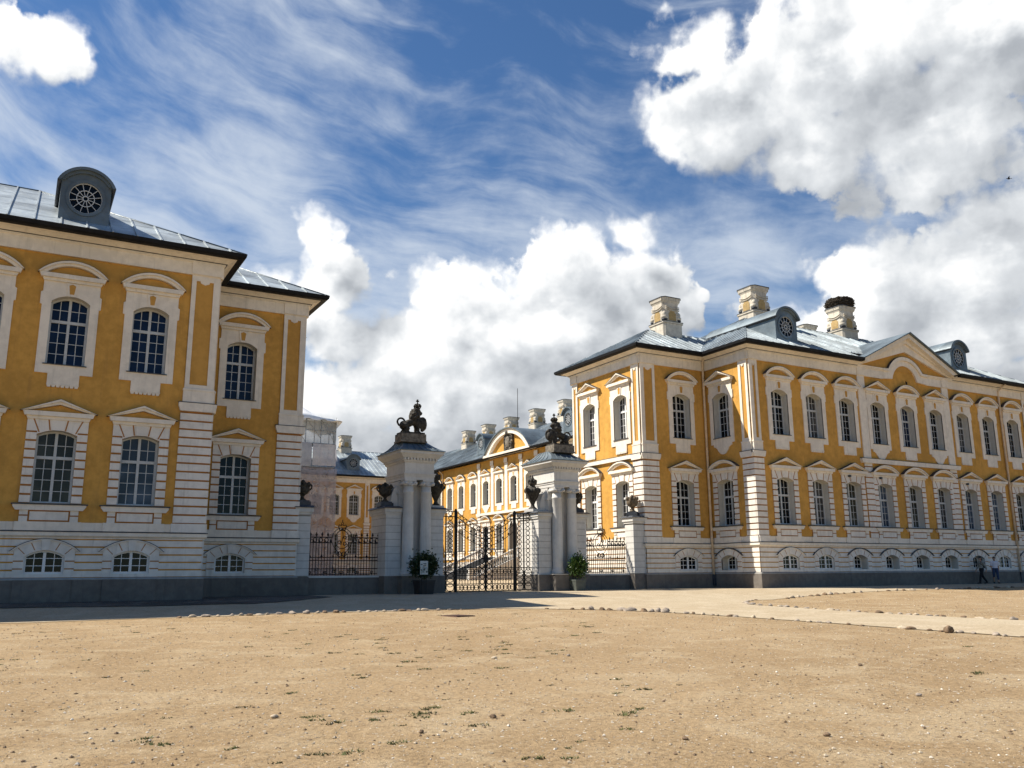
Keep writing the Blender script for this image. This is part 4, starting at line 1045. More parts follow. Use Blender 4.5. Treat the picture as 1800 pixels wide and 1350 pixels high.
# lion, facing +x, base top at z = 0
def lion_meshes():
    m = BRZ; mb = MB()
    mb.ell((-.44, 0, .40), (.24, .22, .24), m); mb.ell((-.18, 0, .52), (.34, .19, .20), m, Matrix.Rotation(-.42, 3, 'Y')); mb.ell((.14, 0, .70), (.24, .21, .30), m)
    for s in (-1, 1):
        limb(mb, [(-.42, s*.17, .36, .15), (-.30, s*.22, .22, .11), (-.46, s*.22, .10, .07), (-.36, s*.22, .05, .06), (-.24, s*.22, .045, .06)], m)
    limb(mb, [(.20, .13, .62, .13), (.27, .14, .34, .09), (.27, .14, .08, .075), (.35, .14, .05, .07)], m)
    limb(mb, [(.24, -.13, .62, .13), (.30, -.14, .34, .09), (.31, -.14, .08, .075), (.40, -.14, .05, .07)], m)
    limb(mb, [(.26, -.05, .66, .12), (.45, -.05, .60, .085), (.56, -.02, .72, .07)], m)
    # mane, head and muzzle
    mb.ell((.20, 0, 1.0), (.24, .25, .32), m); mb.ell((.10, 0, .86), (.24, .24, .26), m); mb.ell((.30, 0, .84), (.15, .2, .26), m); mb.ell((.33, 0, 1.14), (.17, .17, .17), m)
    mb.ell((.47, 0, 1.09), (.11, .10, .09), m); mb.ell((.46, 0, 1.03), (.08, .08, .06), m)
    for s in (-1, 1): mb.ell((.25, s*.15, 1.27), (.05, .04, .07), m); mb.ell((.43, s*.07, 1.17), (.03, .03, .025), m)
    r = random.Random(2)
    for k in range(60):
        a = r.uniform(0, 6.28); q = r.uniform(-.05, .42); z = 1.22 - q; w = .20 + .08*math.sin(q*5)
        mb.ell((.17 - q*.12 + w*math.cos(a)*.85, w*math.sin(a), z), (.055, .055, .085), m, None, 7, 5)
    body = fuse(mb, 'lion_body', .028, 1, .018, 14)
    mb = MB(); path = [(-.62, .02, .40)] + [(-.58 + .19*math.cos(t), .02, .62 + .19*math.sin(t)) for t in [math.radians(235 - 305*i/16) for i in range(17)]]
    path = [(-.55, 0, .38), (-.70, .02, .40)] + [(-.58 + .20*math.cos(math.radians(215 - 300*i/16)), .03, .58 + .19*math.sin(math.radians(215 - 300*i/16))) for i in range(17)]
    mb.tube(path, [.05]*(len(path)-3) + [.055, .075, .05], m, 8); tail = mb.mesh('tail')
    mb = MB(); mb.ell((.60, -.02, .52), (.20, .17, .30), m, Matrix.Rotation(-.3, 3, 'Y')); mb.tube([(.60 + .23*math.cos(t), -.04 + .1*math.cos(t), .54 + .33*math.sin(t)) for t in [2*math.pi*i/20 for i in range(20)]], .045, m, 7, closed=True)
    mb.ell((.50, -.03, .82), (.10, .1, .07), m); mb.ell((.72, -.03, .76), (.07, .08, .08), m); mb.ell((.57, -.02, .22), (.1, .1, .1), m); shield = fuse(mb, 'shield', .026, 1, .02, 12)
    mb = MB(); mb.lathe([(.13, 1.27), (.14, 1.30), (.15, 1.34), (.14, 1.36), (.13, 1.37)], m, .30, 0, 0, 14)
    for k in range(8):
        a = 2*math.pi*k/8; mb.ell((.30 + .165*math.cos(a), .165*math.sin(a), 1.45), (.05, .05, .075), m, None, 8, 5)
        mb.tube([(.30 + .14*math.cos(a), .14*math.sin(a), 1.35), (.30 + .20*math.cos(a), .20*math.sin(a), 1.46), (.30 + .13*math.cos(a), .13*math.sin(a), 1.55), (.30, 0, 1.56)], .03, m, 5)
    mb.ell((.30, 0, 1.48), (.12, .12, .1), m); mb.ell((.30, 0, 1.60), (.045, .045, .045), m)
    mb.box(.28, .32, -.03, .03, 1.61, 1.80, m); mb.box(.22, .38, -.03, .03, 1.69, 1.75, m); mb.box(.26, .34, -.032, .032, 1.77, 1.81, m)
    crown = mb.mesh('crown')
    mb = MB(); mb.box(-.72, .62, -.46, .46, -.42, -.06, STB); mb.box(-.66, .57, -.40, .40, -.06, .03, BRZ); mb.box(-.76, .66, -.49, .49, -.50, -.42, STB); base = mb.mesh('base')
    return body, tail, shield, crown, base
LION = lion_meshes()
def lion(x, mir, label):
    t = thing('lion_statue', (x, 41.05, 7.98), label, 'statue', 'lion statues on the gate piers')
    for n, me in zip(('body', 'tail', 'shield', 'crown', 'base'), LION): link(n, me, t)
    t.scale = (mir, 1, 1); return t
lion(AX-4.37-.15, 1, 'dark crowned lion statue facing right, on the left gate pier')
l2 = lion(AX+4.37+.05, -1, 'dark crowned lion statue facing left, on the right gate pier'); l2.scale = (-1.0, 1, .97)

# ------------------------------------------------------------------ urns
URN = BRZ
def urn_short():
    mb = MB(); prof = [(.20, 0), (.20, .05), (.11, .10), (.085, .20), (.13, .27), (.28, .36), (.35, .50), (.36, .62), (.33, .72), (.36, .78), (.30, .80)]
    mb.lathe(prof, URN, 0, 0, 0, 24, 8, .04)
    for k in range(8):
        a = 2*math.pi*k/8; mb.ell((.33*math.cos(a), .33*math.sin(a), .80), (.10, .10, .13), URN, None, 8, 6)
    mb.ell((0, 0, .90), (.12, .12, .14), URN, None, 10, 6)
    for s in (-1, 1): mb.tube([(s*.34, 0, .52), (s*.46, 0, .62), (s*.48, 0, .76), (s*.40, 0, .82)], .045, URN, 6)
    c = MB(); c.box(-.36, .36, -.36, .36, -.26, -.06, LEAD); c.box(-.30, .30, -.30, .30, -.06, .0, LEAD)
    return mb.mesh('bowl'), c.mesh('base')
def urn_tall():
    mb = MB(); prof = [(.24, 0), (.24, .06), (.13, .13), (.10, .26), (.15, .38), (.22, .52), (.34, .74), (.42, .94), (.44, 1.10), (.38, 1.16), (.26, 1.22), (.17, 1.30), (.15, 1.38), (.24, 1.44), (.27, 1.50), (.18, 1.56)]
    mb.lathe(prof, URN, 0, 0, 0, 24, 8, .05)
    for k in range(6):
        a = 2*math.pi*k/6; mb.ell((.42*math.cos(a), .42*math.sin(a), 1.06), (.10, .10, .15), URN, None, 8, 6); mb.ell((.2*math.cos(a+.4), .2*math.sin(a+.4), 1.60), (.09, .09, .12), URN, None, 8, 6)
    mb.lathe([(.14, 1.6), (.16, 1.70), (.09, 1.80), (.04, 1.92), (.01, 1.98)], URN, 0, 0, 0, 12)
    for s in (-1, 1): mb.tube([(s*.40, 0, .86), (s*.56, 0, 1.0), (s*.58, 0, 1.18), (s*.46, 0, 1.28)], .05, URN, 6)
    c = MB(); c.box(-.36, .36, -.36, .36, -.16, .0, STO)
    return mb.mesh('bowl'), c.mesh('base')
US, UT = urn_short(), urn_tall()
URN = simple('sunlit_urn_stone', (.13, .10, .068), .85, 0, .4, 7, .2, .4); USB = urn_short()  # lighter copy of the urn stone, sunlight painted into its colour
def urn(x, y, z, ms, label, s=1.0, rz=0):
    t = thing('stone_urn', (x, y, z), label, 'urn', 'dark stone urns of the gate', rz); t.scale = (s*.92, s*.92, s*.95); link('bowl', ms[0], t); link('base', ms[1], t); return t
urn(AX-4.37-1.36, 41.45, 4.49, US, 'squat dark urn on the outer block of the left gate pier', 1.0)
urn(AX-4.37+1.45, 41.5, 4.38, UT, 'tall lidded dark urn on the gate side of the left pier', 1.0)
urn(AX+4.37-1.45, 41.5, 4.38, UT, 'tall lidded dark urn on the gate side of the right pier, its shadow beside it', 1.0, .3)
urn(AX+4.37+1.36, 41.45, 4.49, US, 'squat dark urn on the outer block of the right gate pier', 1.0)
def fence_post(x, w, label):
    t = thing('fence_post', (x, 41.3, 0), label, 'fence post', 'masonry posts at the ends of the iron fence'); mb = MB()
    mb.box(-w, w, -.42, .42, -.3, .86, PLI); mb.build('plinth', t); mb = MB(); z = .9
    mb.box(-w+.04, w-.04, -.37, .37, .86, 3.9, STOD)
    while z < 3.6: mb.box(-w+.01, w-.01, -.40, .40, z, z+.325, STO); z += .345
    mb.build('shaft', t); mb = MB(); mb.box(-w-.04, w+.04, -.45, .45, 3.72, 3.84, STO); mb.box(-w-.10, w+.10, -.52, .52, 3.84, 4.05, STO); mb.taper(-w-.18, w+.18, -.6, .6, 4.05, -w-.04, w+.04, -.45, .45, 4.16, LEAD); mb.build('cap', t); return t
fence_post(11.80, .34, 'banded white post between the left palace corner and the iron fence'); urn(11.80, 41.3, 4.41, US, 'squat dark urn on the fence post at the left palace corner', 1.0)
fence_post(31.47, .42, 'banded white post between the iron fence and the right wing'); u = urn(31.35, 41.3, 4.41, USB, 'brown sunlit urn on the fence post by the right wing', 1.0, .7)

# ------------------------------------------------------------------ iron fence and gate
def bar(mb, p, q, w=.011): mb.tube([p, q], w*1.75, IRON, 4, smooth=False)
def ring(mb, x, z, r, w=.012, n=14, y=0): mb.tube([(x + r*math.cos(2*math.pi*i/n), y, z + r*math.sin(2*math.pi*i/n)) for i in range(n)], w*1.8, IRON, 4, closed=True, smooth=False)
def spear(mb, x, z, s=1.0, y=0):
    mb.add([(x-.06*s, y, z+.02), (x+.06*s, y, z+.02), (x, y-.025, z+.02), (x, y+.025, z+.02), (x, y, z+.19*s), (x, y, z-.04)], [(0, 2, 4), (2, 1, 4), (1, 3, 4), (3, 0, 4), (2, 0, 5), (1, 2, 5), (3, 1, 5), (0, 3, 5)], IRON)
def fence_panel(x0, x1, label):
    cx = (x0+x1)/2; t = thing('iron_fence', (cx, 41.8, 0), label, 'iron fence', 'wrought iron fence panels'); w = (x1-x0)/2
    mb = MB()
    for z in (.97, 1.22, 1.62, 1.76, 2.46, 2.72): 
        if z > 2: bar(mb, (-w, 0, z), (-.48, 0, z), .018); bar(mb, (.48, 0, z), (w, 0, z), .018)
        else: bar(mb, (-w, 0, z), (w, 0, z), .018)
    mb.build('rails', t)
    n = 26; mb = MB()
    for i in range(n+1):
        x = -w + 2*w*i/n; mid = abs(x) < .5
        if i % 2 == 0: bar(mb, (x, 0, .9), (x, 0, 2.05 if mid else 2.82)); (None if mid else spear(mb, x, 2.80))
        else: bar(mb, (x, 0, .9), (x, 0, 1.95 if mid else 2.5)); (None if mid else spear(mb, x, 2.50, .9))
        if i % 4 == 2: spear(mb, x, 1.78, .9)
    mb.build('bars', t); mb = MB()
    for i in range(n):
        x = -w + 2*w*(i+.5)/n
        if abs(x) > .55 and i % 2: ring(mb, x, 2.59, .095)
    for x in (-1.2, -.4, .4, 1.2):
        mb.tube([(x-.3, 0, 1.0), (x-.3, 0, 1.12), (x+.3, 0, 1.12), (x+.3, 0, 1.0)], .012, IRON, 4)
        for s in (-1, 1): ring(mb, x+s*.36, 1.06, .05)
    mb.build('ring_band', t); mb = MB()
    ov = lambda rx, rz, a0, a1, zc, n=24: [(rx*math.cos(math.radians(a0+(a1-a0)*i/n)), 0, zc + rz*math.sin(math.radians(a0+(a1-a0)*i/n))) for i in range(n+1)]
    mb.tube(ov(.36, .44, 0, 345, 2.62), .02, IRON, 5); o = ov(.52, .56, -55, 235, 2.62)
    mb.tube([(.16, 0, 1.86), (.18, 0, 2.02), (.30, 0, 2.12)] + o + [(-.30, 0, 2.12), (-.18, 0, 2.02), (-.16, 0, 1.86)], .018, IRON, 5)
    mb.tube([(.02, 0, 3.02), (.05, 0, 2.8), (0, 0, 2.55), (-.06, 0, 2.35)], .02, IRON, 5)
    for (x, z, r) in ((.14, 2.72, .07), (.14, 2.42, .08), (-.14, 2.5, .07), (-.12, 1.92, .11), (.12, 1.92, .11)): ring(mb, x, z, r, .014)
    # crown over the cipher
    mb.tube([(-.13, 0, 3.06), (-.20, 0, 3.25), (-.17, 0, 3.33), (-.06, 0, 3.30), (0, 0, 3.34), (.06, 0, 3.30), (.17, 0, 3.33), (.20, 0, 3.25), (.13, 0, 3.06), (-.13, 0, 3.06)], .026, IRON, 5)
    mb.tube([(-.06, 0, 3.34), (-.05, 0, 3.42), (0, 0, 3.46), (.05, 0, 3.42), (.06, 0, 3.34)], .02, IRON, 5); bar(mb, (0, 0, 3.46), (0, 0, 3.58), .014); mb.ell((0, 0, 3.1), (.07, .03, .06), IRON, None, 8, 5)
    mb.build('crowned_cipher', t); return t
fence_panel(12.14, 15.86, 'black iron fence with a crowned oval cipher, left of the gate')
fence_panel(27.68, 31.05, 'iron fence with a crowned oval cipher before the sunlit wall, right of the gate')
for (x0, x1, lb) in ((12.14, 15.80, 'low grey wall carrying the left iron fence'), (27.74, 31.05, 'low grey wall carrying the right iron fence')):
    t = thing('low_wall', ((x0+x1)/2, 41.7, 0), lb, 'low wall', 'low walls under the iron fences'); w = (x1-x0)/2; mb = MB(); mb.box(-w, w, -.32, .4, -.3, .80, PLI); mb.build('base', t); mb = MB(); mb.box(-w, w, -.36, .44, .80, .89, STO); mb.build('coping', t)
def gate():
    t = thing('iron_gate', (AX, 41.5, 0), 'tall black wrought iron double gate with a sagging curved top between the piers', 'iron gate')
    b = .06; T_ = 4.13
    def panel(x0, x1):        # fixed side panels
        mb = MB(); 
        for x in (x0, x1, (x0+x1)/2): bar(mb, (x, 0, b), (x, 0, T_), .022)
        for z in (b+.02, .42, 1.0, 1.24, 3.86, T_): bar(mb, (x0, 0, z), (x1, 0, z), .018)
        w = (x1-x0)/4
        for c in (x0+w, x1-w):
            z = b+.2
            while z < T_-.08: ring(mb, c, z, w*.82 if z < 1.1 else .11, .012); z += .235
        c = x0+w
        mb.build('side_panel', t)
    panel(-2.85, -1.80); panel(1.80, 2.85)
    for s in (-1, 1):
        mb = MB(); bar(mb, (s*1.76, 0, 0.02), (s*1.76, 0, 4.18), .048); mb.ell((s*1.76, 0, 4.2), (.07, .07, .07), IRON, None, 8, 6); mb.build('gate_post', t)
    for s in (-1, 1):         # leaves
        mb = MB(); X = lambda q: s*(1.70 - q*1.68)          # q: 0 at the post, 1 at the middle
        top = lambda q: 3.34 + .80*(1-q)**1.7
        for d in (0, .28, .62, .98): mb.tube([(X(q), 0, top(q)-d) for q in [i/12 for i in range(13)]], .017, IRON, 5)
        bar(mb, (X(0), 0, b), (X(0), 0, top(0)), .022); bar(mb, (X(1), 0, b), (X(1), 0, top(1)), .026); xi = .78
        bar(mb, (X(xi), 0, b), (X(xi), 0, top(xi)), .018)
        for z in (b, .42, .86, 1.24): bar(mb, (X(0), 0, z), (X(1), 0, z), .016)
        z = b+.2
        while z < 3.25: ring(mb, X(.89), z, .125, .013); z += .265
        for i in range(1, 8):
            q = xi*i/8; x = X(q); bar(mb, (x, 0, .42 if i % 2 else b), (x, 0, top(q)-.28), .010)
            spear(mb, x, top(q)-.62+.1 if i % 2 else top(q)-.98+.06, 1.0); (spear(mb, x, 1.24, .8) if i % 2 else None)
        for i in range(7):
            q = .06 + .72*i/6; ring(mb, X(q-.01), top(q)-.14, .10, .011)
            if i < 6: ring(mb, X(.06+.62*i/5), .24, .125, .013); ring(mb, X(.06+.62*i/5), 1.05, .12, .012)
        for z in (.24, 1.05):
            bar(mb, (X(0), 0, z), (X(xi), 0, z), .01)
        for i in range(5): ring(mb, X(.15+.13*i), .64, .06, .008)
        mb.build('gate_leaf', t)
    mb = MB(); mb.box(-.13, .13, -.04, .04, 1.52, 1.86, IRON); mb.build('lock_box', t); return t
gate()

DR = simple('rusty_drain_cover', (.11, .06, .045), .7, .2, .3, 14); t = MB()
t.box(-.36, .36, -.40, .40, -.03, .012, DR)
for k in range(7): t.box(-.31, .31, -.36+.11*k, -.30+.11*k, .0125, .02, DR)
tag(t.build('drain_cover', None, (12.3, 25.3, h1(12.3, 25.3)+.012), .2), 'flat rusty square drain cover in the sand before the gate', 'drain cover')
# ------------------------------------------------------------------ court staircase
def stairs():
    t = thing('staircase', (43, 85.3, .3), 'wide stone staircase with pale balusters seen through the bars of the gate', 'staircase')
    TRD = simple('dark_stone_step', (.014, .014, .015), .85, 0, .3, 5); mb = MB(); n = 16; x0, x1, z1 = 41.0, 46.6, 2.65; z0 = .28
    for i in range(n):
        a = x0 + (x1-x0)*i/n; h = z0 + (z1-z0)*(i+1)/n; mb.box(a-43, x1-43+1.6, -3.9, 3.9, z0-.6+(z1-z0)*i/n*.999, h-.3, TRD)
    mb.box(x1+1.58-43, 48.25-43, -3.9, 3.9, -.4, 2.34, TRD); mb.build('steps', t)
    for s in (-1, 1):
        y = s*4.15; mb = MB(); d = z1-z0
        mb.add([(x0-43.2, y-.22, -.4), (x1-43, y-.22, -.4), (x1-43, y-.22, z1-.2), (x0-43.2, y-.22, .1), (x0-43.2, y+.22, -.4), (x1-43, y+.22, -.4), (x1-43, y+.22, z1-.2), (x0-43.2, y+.22, .1)], [(0, 1, 2, 3), (4, 7, 6, 5), (0, 3, 7, 4), (3, 2, 6, 7), (1, 5, 6, 2), (0, 4, 5, 1)], STO)
        mb.box(x1-43, 48.2-43, y-.22, y+.22, -.4, z1-.2, STO); mb.build('string_wall', t)
        mb = MB(); P = lambda q: (x0-43+(x1-x0)*q, y, .98 + d*q)
        mb.tube([P(-.02), P(1)], .13, STO, 4, smooth=False); mb.tube([P(1), (48.1-43, y, P(1)[2])], .13, STO, 4, smooth=False); mb.box(x0-43.45, x0-43, y-.25, y+.25, -.4, 1.15, STO); mb.box(x1-43.2, x1-42.8, y-.22, y+.22, 2, z1+.82, STO)
        r = mb.build('handrail', t); mb = MB()
        for i in range(22):
            q = (i+.5)/22; px, _, pz = P(q); b0 = pz-.98+.12
            mb.lathe([(.07, b0), (.04, b0+.08), (.09, b0+.25), (.035, b0+.5), (.06, b0+.62), (.07, b0+.78)], STO, px, y, 0, 8)
        mb.build('balusters', t)
stairs()
DOORW = simple('dark_oak_door', (.05, .035, .022), .6, 0, .3, 4)
td = MB(); td.prism(arch(.95, 2.6, 5.9, 6.7, 10), -.10, -.02, DOORW); td.prism(arch(1.2, 2.6, 6.0, 7.0, 10), -.14, -.02, WHT, holes=[arch(.95, 2.62, 5.9, 6.7, 10)[::-1]])
td.build('door', RB, (48.3-50, 85.25-44, 0), -math.pi/2)

# ------------------------------------------------------------------ scaffold with netting at the far corner of the court
def net_mat(name, c, alpha):
    m, T, b = new_mat(name); P = pos(T); n = T.noise(P, 1.2, 5, .6)
    T.put(b.inputs['Base Color'], T.mix(T.mr(n, .3, .7), tuple(x*.8 for x in c), c)); b.inputs['Roughness'].default_value = .9
    T.put(b.inputs['Alpha'], T.mr(n, .3, .7, alpha-.08, alpha+.08)); return m
NET = net_mat('lilac_scaffold_net', (.36, .34, .37), .56); NETW = net_mat('white_scaffold_sheet', (.50, .50, .52), .93); TARP = simple('white_tarpaulin', (.80, .80, .80), .6, 0, .05, 2); POLE = simple('scaffold_tube', (.30, .31, .32), .5, .4, .2, 5)
def scaffold():
    Y0, Y1 = 112.6, 115.6; t = thing('scaffold', (31, 114, 0), 'netted scaffold under a white tarpaulin roof in the far left corner of the court', 'scaffold'); O = (31, 114)
    px = [22 + 2.05*i for i in range(8)]
    mb = MB()
    for x in px:
        for y in (Y0, Y1): mb.tube([(x-31, y-114, 0), (x-31, y-114, 21.6)], .05, POLE, 6)
    for z in (2.2, 4.4, 6.6, 8.8, 11, 13.2, 15.2, 18.0, 19.7, 21.2): mb.tube([(px[0]-31, Y0-114, z), (px[-1]-31, Y0-114, z)], .045, POLE, 6); mb.tube([(px[-1]-31, Y0-114, z), (px[-1]-31, Y1-114, z)], .045, POLE, 6)
    for i in range(0, 7, 2): mb.tube([(px[i+1]-31, Y0-114-.05, 18), (px[i]-31 if i else px[i]-31, Y0-114-.05, 21.2)], .04, POLE, 6); mb.tube([(px[i+1]-31, Y0-114-.05, 21.2), (px[min(i+2, 7)]-31, Y0-114-.05, 18.6)], .04, POLE, 6)
    mb.build('scaffold_tubes', t); mb = MB(); mb.box(px[0]-31, px[-1]-31, Y0-114, Y1-114, 17.9, 17.98, POLE); mb.box(px[0]-31, px[-1]-31, Y0-114, Y1-114, 14.8, 14.88, POLE); mb.build('deck', t)
    def sheet(x0, x1, z0, z1, m, name, y=Y0-.12, nx=24, nz=10, sag=.10):
        r = random.Random(4); mb = MB(); V = []
        for j in range(nz+1):
            for i in range(nx+1):
                x = x0+(x1-x0)*i/nx; z = z0+(z1-z0)*j/nz; V.append((x-31, y-114 - sag*abs(math.sin(math.pi*(x-px[0])/2.05)) + r.uniform(-.03, .03) + .04*math.sin(z*1.7+x), z))
        mb.add(V, [(j*(nx+1)+i, j*(nx+1)+i+1, (j+1)*(nx+1)+i+1, (j+1)*(nx+1)+i) for j in range(nz) for i in range(nx)], m, True); return mb.build(name, t, recalc=False)
    sheet(px[0], 36.6, .4, 14.7, NET, 'net'); sheet(33.2, 36.4, 15.0, 17.9, NETW, 'white_sheet', Y0-.2); sheet(px[0], 33.1, 14.9, 18.0, net_mat('grey_blue_net', (.36, .38, .42), .95), 'grey_net', Y0-.12)
    sheet(px[0], 36.5, 18.1, 21.0, net_mat('thin_dark_net', (.30, .30, .30), .62), 'upper_net', Y0+.3)
    # hanging end flap and the tarpaulin roof
    mb = MB(); mb.add([(36.5-31, Y0-114, 21.4), (36.7-31, Y1-114, 21.3), (36.9-31, Y1-114-.6, 17.2), (36.6-31, Y0-114-.3, 15.6), (36.25-31, Y0-114-.25, 16.2), (36.2-31, Y0-114-.1, 19)], [(0, 1, 2, 3, 4, 5)], TARP); mb.build('side_flap', t)
    mb = MB(); V = []; nx = 40
    prof = [(Y0-.9, 20.95), (Y0-.85, 21.5), (Y0-.3, 21.9), (Y0+2.0, 23.1), (Y0+4.5, 24.1), (Y0+10, 22.4)]
    for (y, z) in prof:
        for i in range(nx+1):
            x = 20 + 17.0*i/nx; e = max(0, x - 32.2); zz = z - (.0 if z < 21 else e*.30*(z-21.2)); sc = .16*abs(math.sin(math.pi*(x-px[0])/2.05)) if z < 21 else .03*math.sin(x*3)
            V.append((x-31, y-114, zz - (.0 if z > 21 else -.22+sc*1.6)))
    n = nx+1; mb.add(V, [(j*n+i, j*n+i+1, (j+1)*n+i+1, (j+1)*n+i) for j in range(len(prof)-1) for i in range(nx)], TARP, True); mb.build('tarpaulin_roof', t, recalc=False)
scaffold()

# ------------------------------------------------------------------ potted shrubs and the sign
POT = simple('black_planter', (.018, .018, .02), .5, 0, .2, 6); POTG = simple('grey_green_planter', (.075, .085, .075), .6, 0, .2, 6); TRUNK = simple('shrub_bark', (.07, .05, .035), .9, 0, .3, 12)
def leaf_mat(name, c1, c2):
    m, T, b = new_mat(name); P = pos(T)
    i = T.n('ShaderNodeObjectInfo'); n = T.noise(P, 7, 3, .6); T.put(b.inputs['Base Color'], T.mix(T.mr(n, .32, .68), c1, c2)); b.inputs['Subsurface Weight'].default_value = 0; b.inputs['Roughness'].default_value = .38; b.inputs['Specular IOR Level'].default_value = .5
    return m
LEAF = leaf_mat('glossy_shrub_leaf', (.022, .055, .012), (.085, .14, .024)); LEAF_SHADE = leaf_mat('shaded_shrub_leaf', (.014, .032, .010), (.03, .055, .014))  # same foliage twice; the darker copy has shade in its colour
def shrub(x, y, pw, ph, cr, cz, potm, leafm, label, seed, n=1500):
    z0 = h1(x, y)+.0; t = thing('potted_shrub', (x, y, z0), label, 'potted shrub'); r = random.Random(seed); mb = MB()
    mb.taper(-pw*.42, pw*.42, -pw*.42, pw*.42, 0, -pw*.5, pw*.5, -pw*.5, pw*.5, ph-.05, potm)
    for s in (-1, 1): mb.box(-pw*.52, pw*.52, min(s*pw*.52, s*pw*.46), max(s*pw*.52, s*pw*.46), ph-.07, ph, potm); mb.box(min(s*pw*.52, s*pw*.46), max(s*pw*.52, s*pw*.46), -pw*.46, pw*.46, ph-.07, ph, potm)
    mb.box(-pw*.47, pw*.47, -pw*.47, pw*.47, ph-.12, ph-.06, TRUNK); mb.build('pot', t); mb = MB()
    mb.tube([(0, 0, ph-.1), (.02, 0, ph+.2), (-.01, .02, cz)], [.035, .03, .022], TRUNK, 7); tips = []
    for k in range(34):
        d = Vector((r.gauss(0, 1), r.gauss(0, 1), r.gauss(.1, 1))).normalized(); q = cr[0]*r.uniform(.55, 1.0); tip = Vector((d.x*q, d.y*q, cz + d.z*q*cr[1]/cr[0])); s = Vector((0, 0, ph + .25 + r.uniform(0, .25)))
        mb.tube([s, s.lerp(tip, .5) + Vector((0, 0, -.03)), tip], [.012, .008, .004], TRUNK, 4); tips.append(tip)
    mb.build('trunk', t); mb = MB()
    for k in range(n):
        tp = r.choice(tips); p = tp + Vector((r.gauss(0, .10), r.gauss(0, .10), r.gauss(0, .10))) if r.random() < .6 else Vector((r.gauss(0, cr[0]*.45), r.gauss(0, cr[0]*.45), cz + r.gauss(0, cr[1]*.45)))
        o = (p - Vector((0, 0, cz))).normalized(); a = (o + Vector((r.gauss(0, .7), r.gauss(0, .7), r.gauss(.2, .6)))).normalized(); L = r.uniform(.09, .15); b = a.cross(Vector((r.gauss(0, 1), r.gauss(0, 1), r.gauss(0, 1)))).normalized()*L*.32; nn = a.cross(b).normalized()*L*.08
        mb.add([p, p + a*L*.5 + b + nn, p + a*L, p + a*L*.5 - b + nn], [(0, 1, 2, 3)], leafm)
    mb.build('foliage', t, recalc=False); return t
shrub(17.2, 39.1, .80, .66, (.53, .50), 1.36, POT, LEAF_SHADE, 'dark round shrub in a black planter, in shade beside the left gate pier', 3, 4200)
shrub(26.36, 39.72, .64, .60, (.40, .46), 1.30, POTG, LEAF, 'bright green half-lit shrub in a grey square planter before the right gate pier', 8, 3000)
def sign():
    t = thing('notice_board', (16.95, 38.55, h1(16.95, 38.55)), 'small pale notice board with arrows in front of the dark potted shrub', 'sign', rz=-.25)
    SG = simple('notice_board_paint', (.55, .56, .53), .5, 0, .06, 3, bmp=0); INK = simple('black_lettering', (.02, .02, .02), .5, 0, 0, 3, bmp=0)
    mb = MB(); mb.box(-.185, .185, -.012, .012, .92, 1.55, SG); b = mb.build('board', t)
    mb = MB()
    for s in (-.11, .11): mb.box(s-.012, s+.012, .013, .035, 0, 1.4, IRON)
    mb.build('leg', t); mb = MB(); y = -.0165
    def q(x0, x1, z0, z1): mb.box(x0, x1, y, -.012, z0, z1, INK)
    mb.prism([(-.165, 1.385), (-.105, 1.425), (-.105, 1.40), (-.075, 1.40), (-.075, 1.37), (-.105, 1.37), (-.105, 1.345)], y, -.012, INK)
    mb.prism([(.12, 1.10), (.158, 1.045), (.135, 1.045), (.135, 1.0), (.105, 1.0), (.105, 1.045), (.082, 1.045)], y, -.012, INK)
    for (x0, z, ws) in ((-.045, 1.42, (.03, .02, .034, .018, .02)), (-.035, 1.325, (.026, .03, .02, .024)), (-.155, 1.035, (.022, .026, .02, .03, .022, .026))):
        x = x0
        for k, w in enumerate(ws): q(x, x+.006, z-.02, z+.022); q(x+w-.008, x+w-.002, z-.02, z+.022 - (.014 if k % 2 else 0)); q(x+.006, x+w-.008, z-.002, z+.005); x += w+.005
    mb.build('lettering', t)
sign()

